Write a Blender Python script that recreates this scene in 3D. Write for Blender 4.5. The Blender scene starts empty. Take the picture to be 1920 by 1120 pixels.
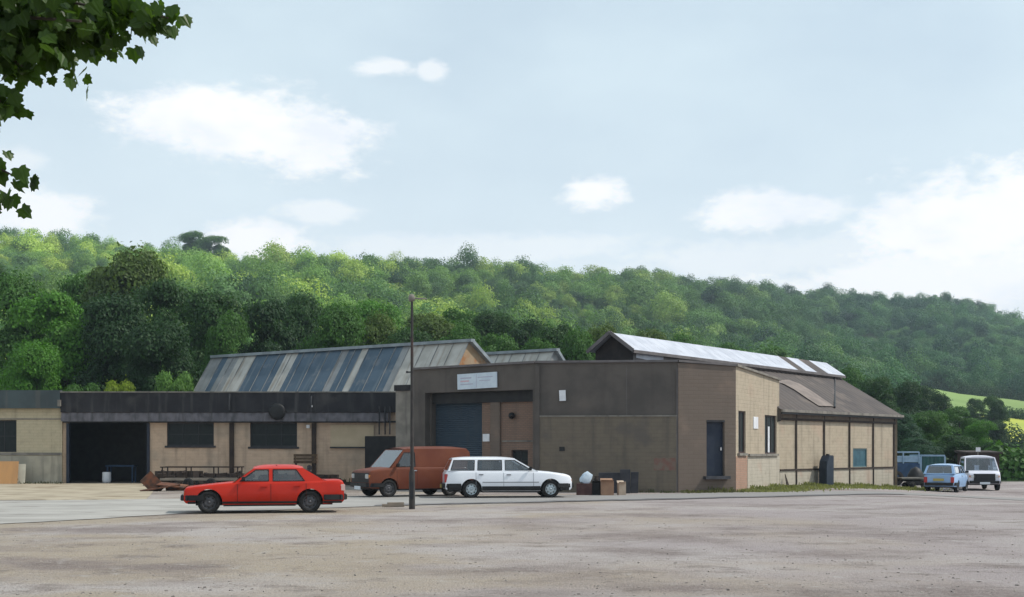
import bpy, bmesh, math, random
import numpy as np
from mathutils import Vector, Matrix
from mathutils.geometry import tessellate_polygon

# ------------------------------------------------------------------ camera, sky, sun, exposure
CZ, HY, F = 1.72, 843.0, 2500.0          # eye height, horizon row, focal length (pixels of the photograph)
sc = bpy.context.scene
COL = sc.collection
cam = bpy.data.cameras.new("camera"); camo = bpy.data.objects.new("camera", cam); COL.objects.link(camo)
camo.location = (0, 0, CZ); camo.rotation_euler = (math.radians(90), 0, 0)
cam.sensor_width = 36; cam.lens = F / 1920 * 36; cam.shift_y = (HY - 560) / 1920
cam.clip_start = 0.1; cam.clip_end = 6000
sc.camera = camo
sc.view_settings.view_transform = 'Standard'; sc.view_settings.look = 'None'
sc.view_settings.exposure = 0.0; sc.view_settings.gamma = 1
SUN_AZ = (0.97, 0.02)                    # horizontal direction towards the sun
SUN_EL = math.radians(51)
_n = math.hypot(*SUN_AZ)
SV = Vector((SUN_AZ[0]/_n*math.cos(SUN_EL), SUN_AZ[1]/_n*math.cos(SUN_EL), math.sin(SUN_EL)))
sun = bpy.data.lights.new("sun", 'SUN'); suno = bpy.data.objects.new("sun", sun); COL.objects.link(suno)
sun.energy = 3.5; sun.angle = math.radians(0.6); sun.color = (1.0, 0.95, 0.87)
suno.rotation_euler = SV.to_track_quat('Z', 'Y').to_euler()

world = bpy.data.worlds.new("World"); sc.world = world; world.use_nodes = True
WN = world.node_tree; WN.nodes.clear()
def wn(t, **k):
    n = WN.nodes.new(t)
    for a, b in k.items(): setattr(n, a, b)
    return n
def wm(op, a, b=None, c=None, clamp=False):
    n = wn('ShaderNodeMath', operation=op, use_clamp=clamp)
    for i, v in enumerate((a, b, c)):
        if v is None: continue
        if isinstance(v, (int, float)): n.inputs[i].default_value = v
        else: WN.links.new(v, n.inputs[i])
    return n.outputs[0]
sky = wn('ShaderNodeTexSky', sky_type='NISHITA')
sky.sun_disc = False; sky.sun_elevation = SUN_EL
sky.sun_rotation = math.atan2(SUN_AZ[0], SUN_AZ[1])
sky.air_density = 1.0; sky.dust_density = 1.2; sky.ozone_density = 1.5
bg_sky = wn('ShaderNodeBackground'); bg_sky.inputs[1].default_value = 0.12
WN.links.new(sky.outputs[0], bg_sky.inputs[0])
tc = wn('ShaderNodeTexCoord'); sep = wn('ShaderNodeSeparateXYZ')
WN.links.new(tc.outputs['Generated'], sep.inputs[0])
X_, Y_, Z_ = sep.outputs
az = wm('ARCTAN2', X_, Y_)                                   # 0 straight ahead (north), + to the right
el = wm('ARCSINE', Z_)
cmb = wn('ShaderNodeCombineXYZ'); WN.links.new(az, cmb.inputs[0]); WN.links.new(wm('MULTIPLY', el, 1.9), cmb.inputs[1])
def wnoise(scale, detail=5, rough=.55, off=0.0):
    mp = wn('ShaderNodeMapping'); mp.inputs['Location'].default_value = (off, off*.7, 0)
    WN.links.new(cmb.outputs[0], mp.inputs[0])
    n = wn('ShaderNodeTexNoise'); n.inputs['Scale'].default_value = scale; n.inputs['Detail'].default_value = detail
    n.inputs['Roughness'].default_value = rough
    WN.links.new(mp.outputs[0], n.inputs['Vector']); return n.outputs[0]
n_edge = wnoise(16, 7, .62); n_big = wnoise(5.0, 4, .5, 3.1); n_fine = wnoise(70, 4, .6, 1.2)
edge = wm('ADD', wm('MULTIPLY', wm('SUBTRACT', n_edge, .5), 2.1), wm('MULTIPLY', wm('SUBTRACT', n_fine, .5), .9))
def px2ang(px, py):
    x, z = (px-960)/F, (HY-py)/F
    return math.atan(x), math.atan(z/math.sqrt(1+x*x))
CLOUDS = [  # px, py, rx, ry, strength
    (430, 235, 190, 62, .95), (575, 270, 110, 62, .95), (340, 215, 100, 40, .7), (722, 128, 55, 16, .6), (810, 132, 28, 20, .55),
    (1108, 366, 62, 30, .95), (1400, 400, 100, 38, .85), (1500, 392, 110, 26, .75), (1780, 420, 160, 85, 1.0),
    (1900, 400, 120, 90, 1.0), (60, 398, 110, 40, .8), (480, 448, 90, 36, .85), (590, 398, 70, 22, .5), (30, 300, 60, 26, .4),
    (1800, 520, 330, 60, .75), (1500, 480, 330, 40, .35), (900, 465, 300, 26, .35), (-300, 330, 260, 70, .9), (-700, 180, 240, 90, .8),
    (2300, 330, 240, 90, .9), (2650, 150, 260, 90, .8)]
mask = None
for (px, py, rx, ry, st) in CLOUDS:
    a0, e0 = px2ang(px, py)
    dx = wm('DIVIDE', wm('SUBTRACT', az, a0), rx/F); dy = wm('DIVIDE', wm('SUBTRACT', el, e0), ry/F)
    d = wm('SQRT', wm('ADD', wm('MULTIPLY', dx, dx), wm('MULTIPLY', dy, dy)))
    d = wm('ADD', d, edge)
    mr = wn('ShaderNodeMapRange', interpolation_type='SMOOTHSTEP')
    mr.inputs['From Min'].default_value = 1.34; mr.inputs['From Max'].default_value = .56
    mr.inputs['To Min'].default_value = 0; mr.inputs['To Max'].default_value = st
    WN.links.new(d, mr.inputs['Value'])
    mask = mr.outputs[0] if mask is None else wm('MAXIMUM', mask, mr.outputs[0])
# thin general veil, thicker to the horizon
veil = wm('ADD', wm('MULTIPLY', wm('SUBTRACT', n_big, .5), .55),
          wm('MULTIPLY', wm('POWER', wm('SUBTRACT', 1.0, wm('ABSOLUTE', Z_)), 5.0), .55), )
veil = wm('ADD', veil, .66, clamp=True)
bg_veil = wn('ShaderNodeBackground'); bg_veil.inputs[1].default_value = 1.06
vcr = wn('ShaderNodeMix'); vcr.data_type = 'RGBA'; vcr.inputs[6].default_value = (.75, .90, .965, 1); vcr.inputs[7].default_value = (.90, .90, .95, 1)
WN.links.new(wm('POWER', wm('SUBTRACT', 1.0, wm('ABSOLUTE', Z_)), 7.0), vcr.inputs[0]); WN.links.new(vcr.outputs[2], bg_veil.inputs[0])
bg_cloud = wn('ShaderNodeBackground'); bg_cloud.inputs[1].default_value = 1.18
ccr = wn('ShaderNodeMix'); ccr.data_type = 'RGBA'; ccr.inputs[6].default_value = (.84, .87, .93, 1); ccr.inputs[7].default_value = (1.0, .99, .985, 1)
n_in = wnoise(11, 6, .6, 5.3); WN.links.new(wm('MULTIPLY', wm('SUBTRACT', n_in, .30), 5.0, clamp=True), ccr.inputs[0]); WN.links.new(ccr.outputs[2], bg_cloud.inputs[0])
m1 = wn('ShaderNodeMixShader'); WN.links.new(veil, m1.inputs[0]); WN.links.new(bg_sky.outputs[0], m1.inputs[1]); WN.links.new(bg_veil.outputs[0], m1.inputs[2])
m2 = wn('ShaderNodeMixShader'); WN.links.new(mask, m2.inputs[0]); WN.links.new(m1.outputs[0], m2.inputs[1]); WN.links.new(bg_cloud.outputs[0], m2.inputs[2])
wo = wn('ShaderNodeOutputWorld'); WN.links.new(m2.outputs[0], wo.inputs[0])
sc.cycles.volume_bounces = 0; sc.cycles.max_bounces = 8; sc.cycles.transparent_max_bounces = 12

# ------------------------------------------------------------------ helpers
R = math.radians
def at(px, py, Y): return Vector(((px-960)/F*Y, Y, CZ+(HY-py)/F*Y))
def xy(px, Y): return Vector(((px-960)/F*Y, Y))
def zat(py, Y): return CZ+(HY-py)/F*Y
def smooth(t): t = max(0, min(1, t)); return t*t*(3-2*t)

def tag(o, label=None, cat=None, group=None, kind=None):
    if label: o['label'] = label
    if cat: o['category'] = cat
    if group: o['group'] = group
    if kind: o['kind'] = kind
    return o
def empty(name, loc, rz=0, label=None, cat=None, group=None):
    o = bpy.data.objects.new(name, None); COL.objects.link(o); o.empty_display_size = .2
    o.location = loc; o.rotation_euler = (0, 0, rz)
    return tag(o, label, cat, group)
def children(o): return [c for c in bpy.data.objects if c.parent == o]
def copy_tree(o, parent=None):
    c = o.copy(); COL.objects.link(c)
    if parent: c.parent = parent
    for ch in children(o):
        if ch is not c: copy_tree(ch, c)
    return c

class MB:
    def __init__(s): s.v = []; s.f = []; s.uv = []; s.mi = []; s.sm = []
    def face(s, pts, uv=None, mi=0, sm=False):
        b = len(s.v); s.v += [tuple(p) for p in pts]; s.f.append(list(range(b, b+len(pts))))
        if uv is None:
            p0 = Vector(pts[0]); n = (Vector(pts[1])-p0).cross(Vector(pts[2])-p0)
            if abs(n.z) > abs(n.x) and abs(n.z) > abs(n.y): uv = [(p[0], p[1]) for p in pts]
            elif abs(n.y) > abs(n.x): uv = [(p[0], p[2]) for p in pts]
            else: uv = [(p[1], p[2]) for p in pts]
        s.uv += list(uv); s.mi.append(mi); s.sm.append(sm)
    def box(s, c, size, rz=0, mi=0, tilt=None):
        hx, hy, hz = size[0]/2, size[1]/2, size[2]/2
        M = Matrix.Rotation(rz, 3, 'Z')
        if tilt: M = M @ Matrix.Rotation(tilt[0], 3, 'X') @ Matrix.Rotation(tilt[1], 3, 'Y')
        P = [Vector(c)+M @ Vector((x*hx, y*hy, z*hz)) for x in (-1, 1) for y in (-1, 1) for z in (-1, 1)]
        for q, du, dv in (((0, 4, 5, 1), 0, 2), ((6, 2, 3, 7), 0, 2), ((4, 6, 7, 5), 1, 2), ((2, 0, 1, 3), 1, 2), ((1, 5, 7, 3), 0, 1), ((2, 6, 4, 0), 0, 1)):
            w, h = size[du], size[dv]
            s.face([P[i] for i in q], [(0, 0), (w, 0), (w, h), (0, h)], mi)
    def bar(s, a, b, w, h=None, mi=0):
        a, b = Vector(a), Vector(b); h = h or w
        d = (b-a); L = d.length; d.normalize()
        up = Vector((0, 0, 1)) if abs(d.z) < .95 else Vector((0, 1, 0))
        x = d.cross(up).normalized(); y = x.cross(d).normalized()
        P = [a+x*(i*w/2)+y*(j*h/2) for i, j in ((-1, -1), (1, -1), (1, 1), (-1, 1))]
        Q = [p+d*L for p in P]
        for i in range(4):
            k = (i+1) % 4; s.face([P[i], P[k], Q[k], Q[i]], [(0, 0), (w, 0), (w, L), (0, L)], mi)
        s.face(P[::-1], mi=mi); s.face(Q, mi=mi)
    def tube(s, pts, rad, n=10, mi=0, cap=True):
        pts = [Vector(p) for p in pts]; rr = rad if isinstance(rad, (list, tuple)) else [rad]*len(pts)
        rings = []
        for i, p in enumerate(pts):
            d = (pts[min(i+1, len(pts)-1)]-pts[max(i-1, 0)]).normalized()
            up = Vector((0, 0, 1)) if abs(d.z) < .9 else Vector((0, 1, 0))
            x = d.cross(up).normalized(); y = x.cross(d).normalized()
            rings.append([p+(x*math.cos(2*math.pi*k/n)+y*math.sin(2*math.pi*k/n))*rr[i] for k in range(n)])
        b = len(s.v)
        for r in rings: s.v += [tuple(p) for p in r]
        for i in range(len(rings)-1):
            for k in range(n):
                k2 = (k+1) % n
                s.f.append([b+i*n+k, b+i*n+k2, b+(i+1)*n+k2, b+(i+1)*n+k]); s.uv += [(k/n, i), ((k+1)/n, i), ((k+1)/n, i+1), (k/n, i+1)]
                s.mi.append(mi); s.sm.append(True)
        if cap:
            s.face(rings[0][::-1], mi=mi); s.face(rings[-1], mi=mi)
    def lathe(s, prof, c, axis='Y', n=24, mi=0):
        """prof: list of (radius, offset along axis)"""
        b = len(s.v); c = Vector(c)
        for (r, h) in prof:
            for k in range(n):
                a = 2*math.pi*k/n
                if axis == 'Y': p = c+Vector((r*math.cos(a), h, r*math.sin(a)))
                elif axis == 'Z': p = c+Vector((r*math.cos(a), r*math.sin(a), h))
                else: p = c+Vector((h, r*math.cos(a), r*math.sin(a)))
                s.v.append(tuple(p))
        for i in range(len(prof)-1):
            for k in range(n):
                k2 = (k+1) % n
                s.f.append([b+i*n+k, b+i*n+k2, b+(i+1)*n+k2, b+(i+1)*n+k]); s.uv += [(k/n, i), ((k+1)/n, i), ((k+1)/n, i+1), (k/n, i+1)]
                s.mi.append(mi); s.sm.append(True)
    def grid(s, P, mi=0, sm=True, uv=None):
        """P: rows of points"""
        b = len(s.v); nr, nc = len(P), len(P[0])
        for r in P: s.v += [tuple(p) for p in r]
        for i in range(nr-1):
            for j in range(nc-1):
                s.f.append([b+i*nc+j, b+i*nc+j+1, b+(i+1)*nc+j+1, b+(i+1)*nc+j])
                if uv: s.uv += [uv(i, j), uv(i, j+1), uv(i+1, j+1), uv(i+1, j)]
                else: s.uv += [(P[a][c][0], P[a][c][1]) for a, c in ((i, j), (i, j+1), (i+1, j+1), (i+1, j))]
                s.mi.append(mi); s.sm.append(sm)
    def build(s, name, mat, parent=None, bevel=0, recalc=False, loc=None):
        me = bpy.data.meshes.new(name); me.from_pydata(s.v, [], s.f)
        uvl = me.uv_layers.new(name='UVMap'); uvl.data.foreach_set('uv', np.array(s.uv, dtype=np.float32).ravel())
        me.polygons.foreach_set('material_index', s.mi); me.polygons.foreach_set('use_smooth', s.sm)
        for m in (mat if isinstance(mat, (list, tuple)) else [mat]): me.materials.append(m)
        if recalc or bevel:
            bm = bmesh.new(); bm.from_mesh(me); bmesh.ops.remove_doubles(bm, verts=bm.verts, dist=1e-4)
            bmesh.ops.recalc_face_normals(bm, faces=bm.faces)
            if bevel:
                ed = [e for e in bm.edges if len(e.link_faces) == 2 and e.calc_face_angle(0) > .6]
                bmesh.ops.bevel(bm, geom=ed, offset=bevel, segments=2, affect='EDGES', clamp_overlap=True)
            bm.to_mesh(me); bm.free()
        me.update()
        o = bpy.data.objects.new(name, me); COL.objects.link(o)
        if parent: o.parent = parent
        if loc is not None: o.location = loc
        return o

# ------------------------------------------------------------------ materials
def newmat(name):
    m = bpy.data.materials.new(name); m.use_nodes = True
    nt = m.node_tree; return m, nt, nt.nodes['Principled BSDF']
def mat(name, c1, c2=None, rough=.8, scale=3.0, detail=6, metal=0, bump=0, bscale=40, coord='Object', stretch=(1, 1, 1), lo=.35, hi=.65,
        c3=None, s3=.6, lo3=.55, hi3=.7, spec=.3, coat=0, streak=None):
    m, nt, bs = newmat(name); L = nt.links.new
    bs.inputs['Roughness'].default_value = rough; bs.inputs['Metallic'].default_value = metal
    bs.inputs['Specular IOR Level'].default_value = spec; bs.inputs['Coat Weight'].default_value = coat
    bs.inputs['Coat Roughness'].default_value = .08
    bs.inputs['Base Color'].default_value = (*c1, 1)
    t = nt.nodes.new('ShaderNodeTexCoord'); mp = nt.nodes.new('ShaderNodeMapping'); mp.inputs['Scale'].default_value = stretch
    L(t.outputs[coord], mp.inputs[0])
    def noise(sc_, det=6, src=None):
        n = nt.nodes.new('ShaderNodeTexNoise'); n.inputs['Scale'].default_value = sc_; n.inputs['Detail'].default_value = det
        L((src or mp).outputs[0], n.inputs['Vector']); return n.outputs[0]
    def ramp(src, lo_, hi_):
        r = nt.nodes.new('ShaderNodeMapRange'); r.inputs[1].default_value = lo_; r.inputs[2].default_value = hi_; r.interpolation_type = 'SMOOTHSTEP'
        L(src, r.inputs[0]); return r.outputs[0]
    def mix(f, a, b):
        x = nt.nodes.new('ShaderNodeMix'); x.data_type = 'RGBA'; L(f, x.inputs[0])
        for v, i in ((a, 6), (b, 7)):
            if isinstance(v, tuple): x.inputs[i].default_value = (*v, 1)
            else: L(v, x.inputs[i])
        return x.outputs[2]
    col = c1
    if c2: col = mix(ramp(noise(scale, detail), lo, hi), c1, c2)
    if c3: col = mix(ramp(noise(s3, 5), lo3, hi3), col, c3)
    if streak:  # (colour, strength) vertical run-off stains
        mp2 = nt.nodes.new('ShaderNodeMapping'); mp2.inputs['Scale'].default_value = (2.2, 2.2, .18) if coord == 'Object' else (2.2, .18, 1)
        L(t.outputs[coord], mp2.inputs[0])
        n = ramp(noise(1.6, 6, mp2), .5, .72)
        mu = nt.nodes.new('ShaderNodeMath'); mu.operation = 'MULTIPLY'; mu.inputs[1].default_value = streak[1]; L(n, mu.inputs[0])
        col = mix(mu.outputs[0], col, streak[0])
    if not isinstance(col, tuple): L(col, bs.inputs['Base Color'])
    if bump:
        b = nt.nodes.new('ShaderNodeBump'); b.inputs['Strength'].default_value = bump; b.inputs['Distance'].default_value = .02
        L(noise(bscale, 6), b.inputs['Height']); L(b.outputs[0], bs.inputs['Normal'])
    return m
def brick_mat(name, c1, c2, mortar, rough=.85, stain=(.12, .10, .08), stain_amt=.55, bw=.45, rh=.15, patch=None):
    m, nt, bs = newmat(name); L = nt.links.new
    bs.inputs['Roughness'].default_value = rough; bs.inputs['Specular IOR Level'].default_value = .2
    uv = nt.nodes.new('ShaderNodeTexCoord')
    br = nt.nodes.new('ShaderNodeTexBrick'); L(uv.outputs['UV'], br.inputs['Vector'])
    br.inputs['Scale'].default_value = 1; br.inputs['Brick Width'].default_value = bw; br.inputs['Row Height'].default_value = rh
    br.inputs['Mortar Size'].default_value = .012; br.inputs['Mortar Smooth'].default_value = .3
    br.inputs['Color1'].default_value = (*c1, 1); br.inputs['Color2'].default_value = (*c2, 1); br.inputs['Mortar'].default_value = (*mortar, 1)
    def noise(sx, sy, sc_, det=6):
        mp = nt.nodes.new('ShaderNodeMapping'); mp.inputs['Scale'].default_value = (sx, sy, 1); L(uv.outputs['UV'], mp.inputs[0])
        n = nt.nodes.new('ShaderNodeTexNoise'); n.inputs['Scale'].default_value = sc_; n.inputs['Detail'].default_value = det; L(mp.outputs[0], n.inputs['Vector']); return n.outputs[0]
    def rg(src, a, b, o0=0, o1=1):
        r = nt.nodes.new('ShaderNodeMapRange'); r.interpolation_type = 'SMOOTHSTEP'
        for i, v in enumerate((a, b, o0, o1)): r.inputs[i+1].default_value = v
        L(src, r.inputs[0]); return r.outputs[0]
    def mix(f, a, b):
        x = nt.nodes.new('ShaderNodeMix'); x.data_type = 'RGBA'; L(f, x.inputs[0]); L(a, x.inputs[6])
        if isinstance(b, tuple): x.inputs[7].default_value = (*b, 1)
        else: L(b, x.inputs[7])
        return x.outputs[2]
    col = br.outputs['Color']
    if patch: col = mix(rg(noise(1, 1, .55), .52, .66), col, patch)
    col = mix(rg(noise(1.6, .16, 1.5), .48, .75, 0, stain_amt), col, stain)
    col = mix(rg(noise(1, 1, 3.0), .45, .8, 0, stain_amt*.6), col, stain)
    L(col, bs.inputs['Base Color'])
    b = nt.nodes.new('ShaderNodeBump'); b.inputs['Strength'].default_value = .5; b.inputs['Distance'].default_value = .01; b.invert = True
    L(br.outputs['Fac'], b.inputs['Height']); L(b.outputs[0], bs.inputs['Normal'])
    return m
def glass_mat(name, tint=(.55, .62, .66), refl=.9):
    m, nt, bs = newmat(name); L = nt.links.new; nt.nodes.remove(bs); out = nt.nodes['Material Output']
    tr = nt.nodes.new('ShaderNodeBsdfTransparent'); tr.inputs[0].default_value = (*tint, 1)
    gl = nt.nodes.new('ShaderNodeBsdfGlossy'); gl.inputs[0].default_value = (refl, refl, refl, 1); gl.inputs[1].default_value = .03
    fr = nt.nodes.new('ShaderNodeFresnel'); fr.inputs[0].default_value = 1.55
    mu = nt.nodes.new('ShaderNodeMath'); mu.operation = 'MULTIPLY_ADD'; mu.inputs[1].default_value = 1.6; mu.inputs[2].default_value = .05; mu.use_clamp = True
    L(fr.outputs[0], mu.inputs[0])
    mx = nt.nodes.new('ShaderNodeMixShader'); L(mu.outputs[0], mx.inputs[0]); L(tr.outputs[0], mx.inputs[1]); L(gl.outputs[0], mx.inputs[2]); L(mx.outputs[0], out.inputs[0])
    return m
def leaf_mat(name, use_attr=False, trans=.35, rough=.55, nscale=.5):
    m, nt, bs = newmat(name); L = nt.links.new; out = nt.nodes['Material Output']
    if use_attr:
        a = nt.nodes.new('ShaderNodeAttribute'); a.attribute_name = 'tint'; a.attribute_type = 'INSTANCER'; src = a.outputs['Color']
    else:
        a = nt.nodes.new('ShaderNodeObjectInfo'); src = a.outputs['Color']
    t = nt.nodes.new('ShaderNodeTexCoord'); g = nt.nodes.new('ShaderNodeNewGeometry')
    n = nt.nodes.new('ShaderNodeTexNoise'); n.inputs['Scale'].default_value = nscale; n.inputs['Detail'].default_value = 4; L(g.outputs['Position'], n.inputs['Vector'])
    w = nt.nodes.new('ShaderNodeTexWhiteNoise'); w.noise_dimensions = '1D'; L(g.outputs['Random Per Island'], w.inputs['W'])
    ad = nt.nodes.new('ShaderNodeMath'); ad.operation = 'MULTIPLY_ADD'; ad.inputs[1].default_value = .5; ad.inputs[2].default_value = 0; L(w.outputs[0], ad.inputs[0])
    ad2 = nt.nodes.new('ShaderNodeMath'); ad2.operation = 'ADD'; L(ad.outputs[0], ad2.inputs[0]); L(n.outputs[0], ad2.inputs[1])
    mr = nt.nodes.new('ShaderNodeMapRange'); mr.inputs[1].default_value = .35; mr.inputs[2].default_value = 1.15; mr.inputs[3].default_value = .72; mr.inputs[4].default_value = 1.32; L(ad2.outputs[0], mr.inputs[0])
    vm = nt.nodes.new('ShaderNodeVectorMath'); vm.operation = 'SCALE'; L(src, vm.inputs[0]); L(mr.outputs[0], vm.inputs['Scale'])
    L(vm.outputs[0], bs.inputs['Base Color']); bs.inputs['Roughness'].default_value = rough; bs.inputs['Specular IOR Level'].default_value = .25
    tl = nt.nodes.new('ShaderNodeBsdfTranslucent')
    vm2 = nt.nodes.new('ShaderNodeVectorMath'); vm2.operation = 'MULTIPLY'; vm2.inputs[1].default_value = (1.25, 1.3, .6); L(vm.outputs[0], vm2.inputs[0]); L(vm2.outputs[0], tl.inputs[0])
    mx = nt.nodes.new('ShaderNodeMixShader'); mx.inputs[0].default_value = trans; L(bs.outputs[0], mx.inputs[1]); L(tl.outputs[0], mx.inputs[2]); L(mx.outputs[0], out.inputs[0])
    return m

M = {}
M['gravel'] = None
M['road'] = mat('road_dust', (.40, .40, .40), (.30, .29, .29), rough=.95, scale=.5, stretch=(.25, 1, 1), bump=.4, bscale=25, c3=(.24, .22, .21), s3=.9)
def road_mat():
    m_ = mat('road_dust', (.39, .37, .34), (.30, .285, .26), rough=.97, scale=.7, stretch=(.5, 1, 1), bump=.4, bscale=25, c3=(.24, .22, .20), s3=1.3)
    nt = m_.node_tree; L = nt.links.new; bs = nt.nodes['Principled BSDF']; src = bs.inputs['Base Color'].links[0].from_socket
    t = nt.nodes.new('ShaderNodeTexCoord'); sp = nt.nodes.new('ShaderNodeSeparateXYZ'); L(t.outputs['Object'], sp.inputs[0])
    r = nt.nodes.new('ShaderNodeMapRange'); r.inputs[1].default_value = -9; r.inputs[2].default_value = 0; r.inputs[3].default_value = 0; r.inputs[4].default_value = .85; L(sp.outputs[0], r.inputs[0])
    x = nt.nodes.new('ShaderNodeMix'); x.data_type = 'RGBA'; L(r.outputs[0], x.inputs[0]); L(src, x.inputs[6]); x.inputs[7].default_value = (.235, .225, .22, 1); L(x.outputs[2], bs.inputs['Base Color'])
    return m_
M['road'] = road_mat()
M['apron'] = mat('apron_concrete', (.40, .34, .25), (.30, .25, .18), rough=.95, scale=.8, bump=.3, c3=(.22, .17, .11), s3=.4)
M['cream'] = brick_mat('painted_cream_brick', (.54, .40, .29), (.51, .375, .27), (.48, .355, .26), patch=(.42, .33, .25), stain_amt=.4)
M['cream_pale'] = brick_mat('pale_painted_brick', (.50, .43, .30), (.47, .41, .285), (.42, .36, .25), stain_amt=.35)
M['sunbrick'] = brick_mat('buff_painted_brick', (.44, .37, .28), (.42, .355, .265), (.405, .345, .26), stain_amt=.42, patch=(.44, .345, .26))
M['sunbrick_pale'] = brick_mat('pale_buff_brick', (.47, .425, .35), (.45, .405, .33), (.435, .39, .32), stain_amt=.35, patch=(.44, .35, .28))
M['orange_brick'] = brick_mat('bare_orange_brick', (.42, .25, .18), (.37, .22, .16), (.34, .26, .20), stain_amt=.3, bw=.225, rh=.075)
M['pink_block'] = brick_mat('pinkish_blockwork', (.24, .155, .115), (.21, .14, .105), (.16, .12, .10), stain_amt=.4, bw=.225, rh=.075)
M['brown_render'] = brick_mat('brown_rendered_block', (.16, .127, .105), (.154, .122, .10), (.146, .116, .095), stain_amt=.35, patch=(.20, .15, .12))
M['grey_render'] = mat('dark_grey_render', (.118, .102, .090), (.085, .075, .068), rough=.9, scale=.9, bump=.3, bscale=12, c3=(.15, .12, .10), s3=.35, streak=((.07, .06, .056), .35))
M['grey_block'] = brick_mat('stained_grey_block', (.175, .145, .11), (.165, .138, .105), (.155, .128, .10), stain_amt=.65, patch=(.13, .112, .095), stain=(.09, .08, .07))
M['dark_fascia'] = mat('weathered_dark_fascia', (.028, .027, .031), (.018, .0175, .021), rough=.75, scale=1.5, streak=((.09, .085, .085), .5), c3=(.065, .06, .058), s3=.5)
M['teal_fascia'] = mat('dull_teal_fascia', (.07, .095, .10), (.05, .065, .07), rough=.7, scale=1.2, streak=((.12, .12, .11), .5))
M['corr_dark'] = mat('grey_asbestos_strip', (.15, .14, .155), (.10, .095, .105), rough=.8, scale=2.5, streak=((.05, .05, .05), .8))
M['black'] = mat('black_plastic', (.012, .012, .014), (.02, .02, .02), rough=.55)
M['dark_paint'] = mat('dark_paint', (.02, .022, .026), (.035, .035, .04), rough=.5, scale=4)
M['concrete'] = mat('grey_concrete', (.25, .23, .20), (.18, .165, .145), rough=.9, scale=2, bump=.3, streak=((.08, .075, .07), .6))
M['roof_blue'] = mat('slate_blue_sheet', (.075, .115, .155), (.055, .09, .125), rough=.6, scale=.8, coord='UV', streak=((.16, .19, .21), .6), c3=(.13, .15, .17), s3=1.4)
M['roof_grey'] = mat('weathered_grey_sheet', (.28, .285, .28), (.21, .215, .215), rough=.7, scale=1.3, coord='UV', streak=((.14, .12, .10), .5))
M['roof_pale'] = mat('pale_grey_sheet', (.47, .45, .41), (.37, .35, .31), rough=.7, scale=1.3, coord='UV', streak=((.2, .14, .09), .6))
M['ridge'] = mat('ridge_flashing', (.30, .34, .36), (.22, .25, .27), rough=.6, scale=1.6)
M['rust_gable'] = mat('rusty_board', (.36, .27, .18), (.30, .19, .10), rough=.85, scale=1.0, c3=(.33, .13, .04), s3=.9, lo3=.5, hi3=.66)
M['white_sheet'] = mat('bright_white_sheet', (.52, .54, .60), (.42, .44, .50), rough=.5, scale=1.5, streak=((.6, .58, .6), .3), spec=.4)
M['hall_roof'] = mat('brown_grey_roof_sheet', (.105, .088, .08), (.08, .068, .065), rough=.85, scale=.7, bump=.25, bscale=10, c3=(.14, .115, .10), s3=.8)
M['hall_roof_pale'] = mat('pale_roof_sheet', (.25, .205, .18), (.17, .14, .125), rough=.8, scale=1.6, c3=(.2, .16, .14), s3=1.5)
M['gable_black'] = mat('black_boarding', (.022, .018, .018), (.035, .028, .026), rough=.8, scale=3)
M['eave_grey'] = mat('grey_eave_board', (.16, .145, .145), (.12, .11, .11), rough=.8, scale=2)
M['blue_door'] = mat('blue_roller_door', (.032, .052, .075), (.04, .06, .082), rough=.55, scale=2, streak=((.05, .06, .07), .4), spec=.4)
M['navy_door'] = mat('navy_door_paint', (.012, .02, .04), (.02, .028, .045), rough=.45, scale=3)
M['green_glass'] = mat('grimy_green_glass', (.006, .011, .012), (.010, .016, .016), rough=.45, scale=5, spec=.25)
M['teal_glass'] = mat('teal_painted_glass', (.03, .10, .13), (.02, .07, .095), rough=.35, scale=4)
M['white_board'] = mat('white_sign_board', (.60, .68, .74), (.52, .60, .68), rough=.6, scale=3)
M['white_paint'] = mat('white_notice', (.75, .76, .78), (.66, .67, .70), rough=.6)
M['faded_ink'] = mat('faded_ink', (.42, .42, .52), rough=.8)
M['faded_red'] = mat('faded_red_ink', (.60, .42, .46), rough=.8)
M['tan_board'] = mat('tan_board', (.52, .42, .29), (.46, .37, .25), rough=.8, scale=1.5)
M['post_metal'] = mat('lamp_post_paint', (.05, .045, .042), (.03, .027, .026), rough=.6, scale=3, c3=(.10, .035, .025), s3=.5, lo3=.52, hi3=.62)
M['rust'] = mat('rusty_steel', (.14, .055, .03), (.06, .035, .025), rough=.9, scale=5, c3=(.20, .09, .05), s3=2)
M['dark_scrap'] = mat('dark_scrap', (.03, .022, .019), (.048, .034, .026), rough=.85, scale=3)
M['card'] = mat('cardboard', (.36, .215, .14), (.30, .18, .12), rough=.85, scale=4)
M['card_pale'] = mat('pale_cardboard', (.50, .40, .31), (.42, .33, .26), rough=.85, scale=4)
M['maroon_box'] = mat('maroon_box', (.10, .05, .045), (.07, .035, .034), rough=.8, scale=4)
M['sack'] = mat('pale_blue_sack', (.62, .72, .80), (.50, .60, .70), rough=.6, scale=6, bump=.5, bscale=8)
M['slate'] = mat('dark_slate_sheet', (.065, .065, .075), (.04, .042, .05), rough=.7, scale=3)
M['post_brown'] = mat('brown_post', (.075, .06, .05), (.05, .04, .035), rough=.8, scale=3)
M['ply'] = mat('plywood', (.50, .27, .11), (.40, .22, .10), rough=.8, scale=2, stretch=(1, 1, .2))
M['ply_pale'] = mat('pale_board', (.55, .52, .42), (.47, .44, .36), rough=.8, scale=2)
M['timber'] = mat('grey_timber', (.30, .25, .20), (.20, .17, .14), rough=.85, scale=6, stretch=(.3, 1, 1))
M['tyre'] = mat('tyre_rubber', (.014, .014, .015), (.022, .021, .02), rough=.85, scale=12)
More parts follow.
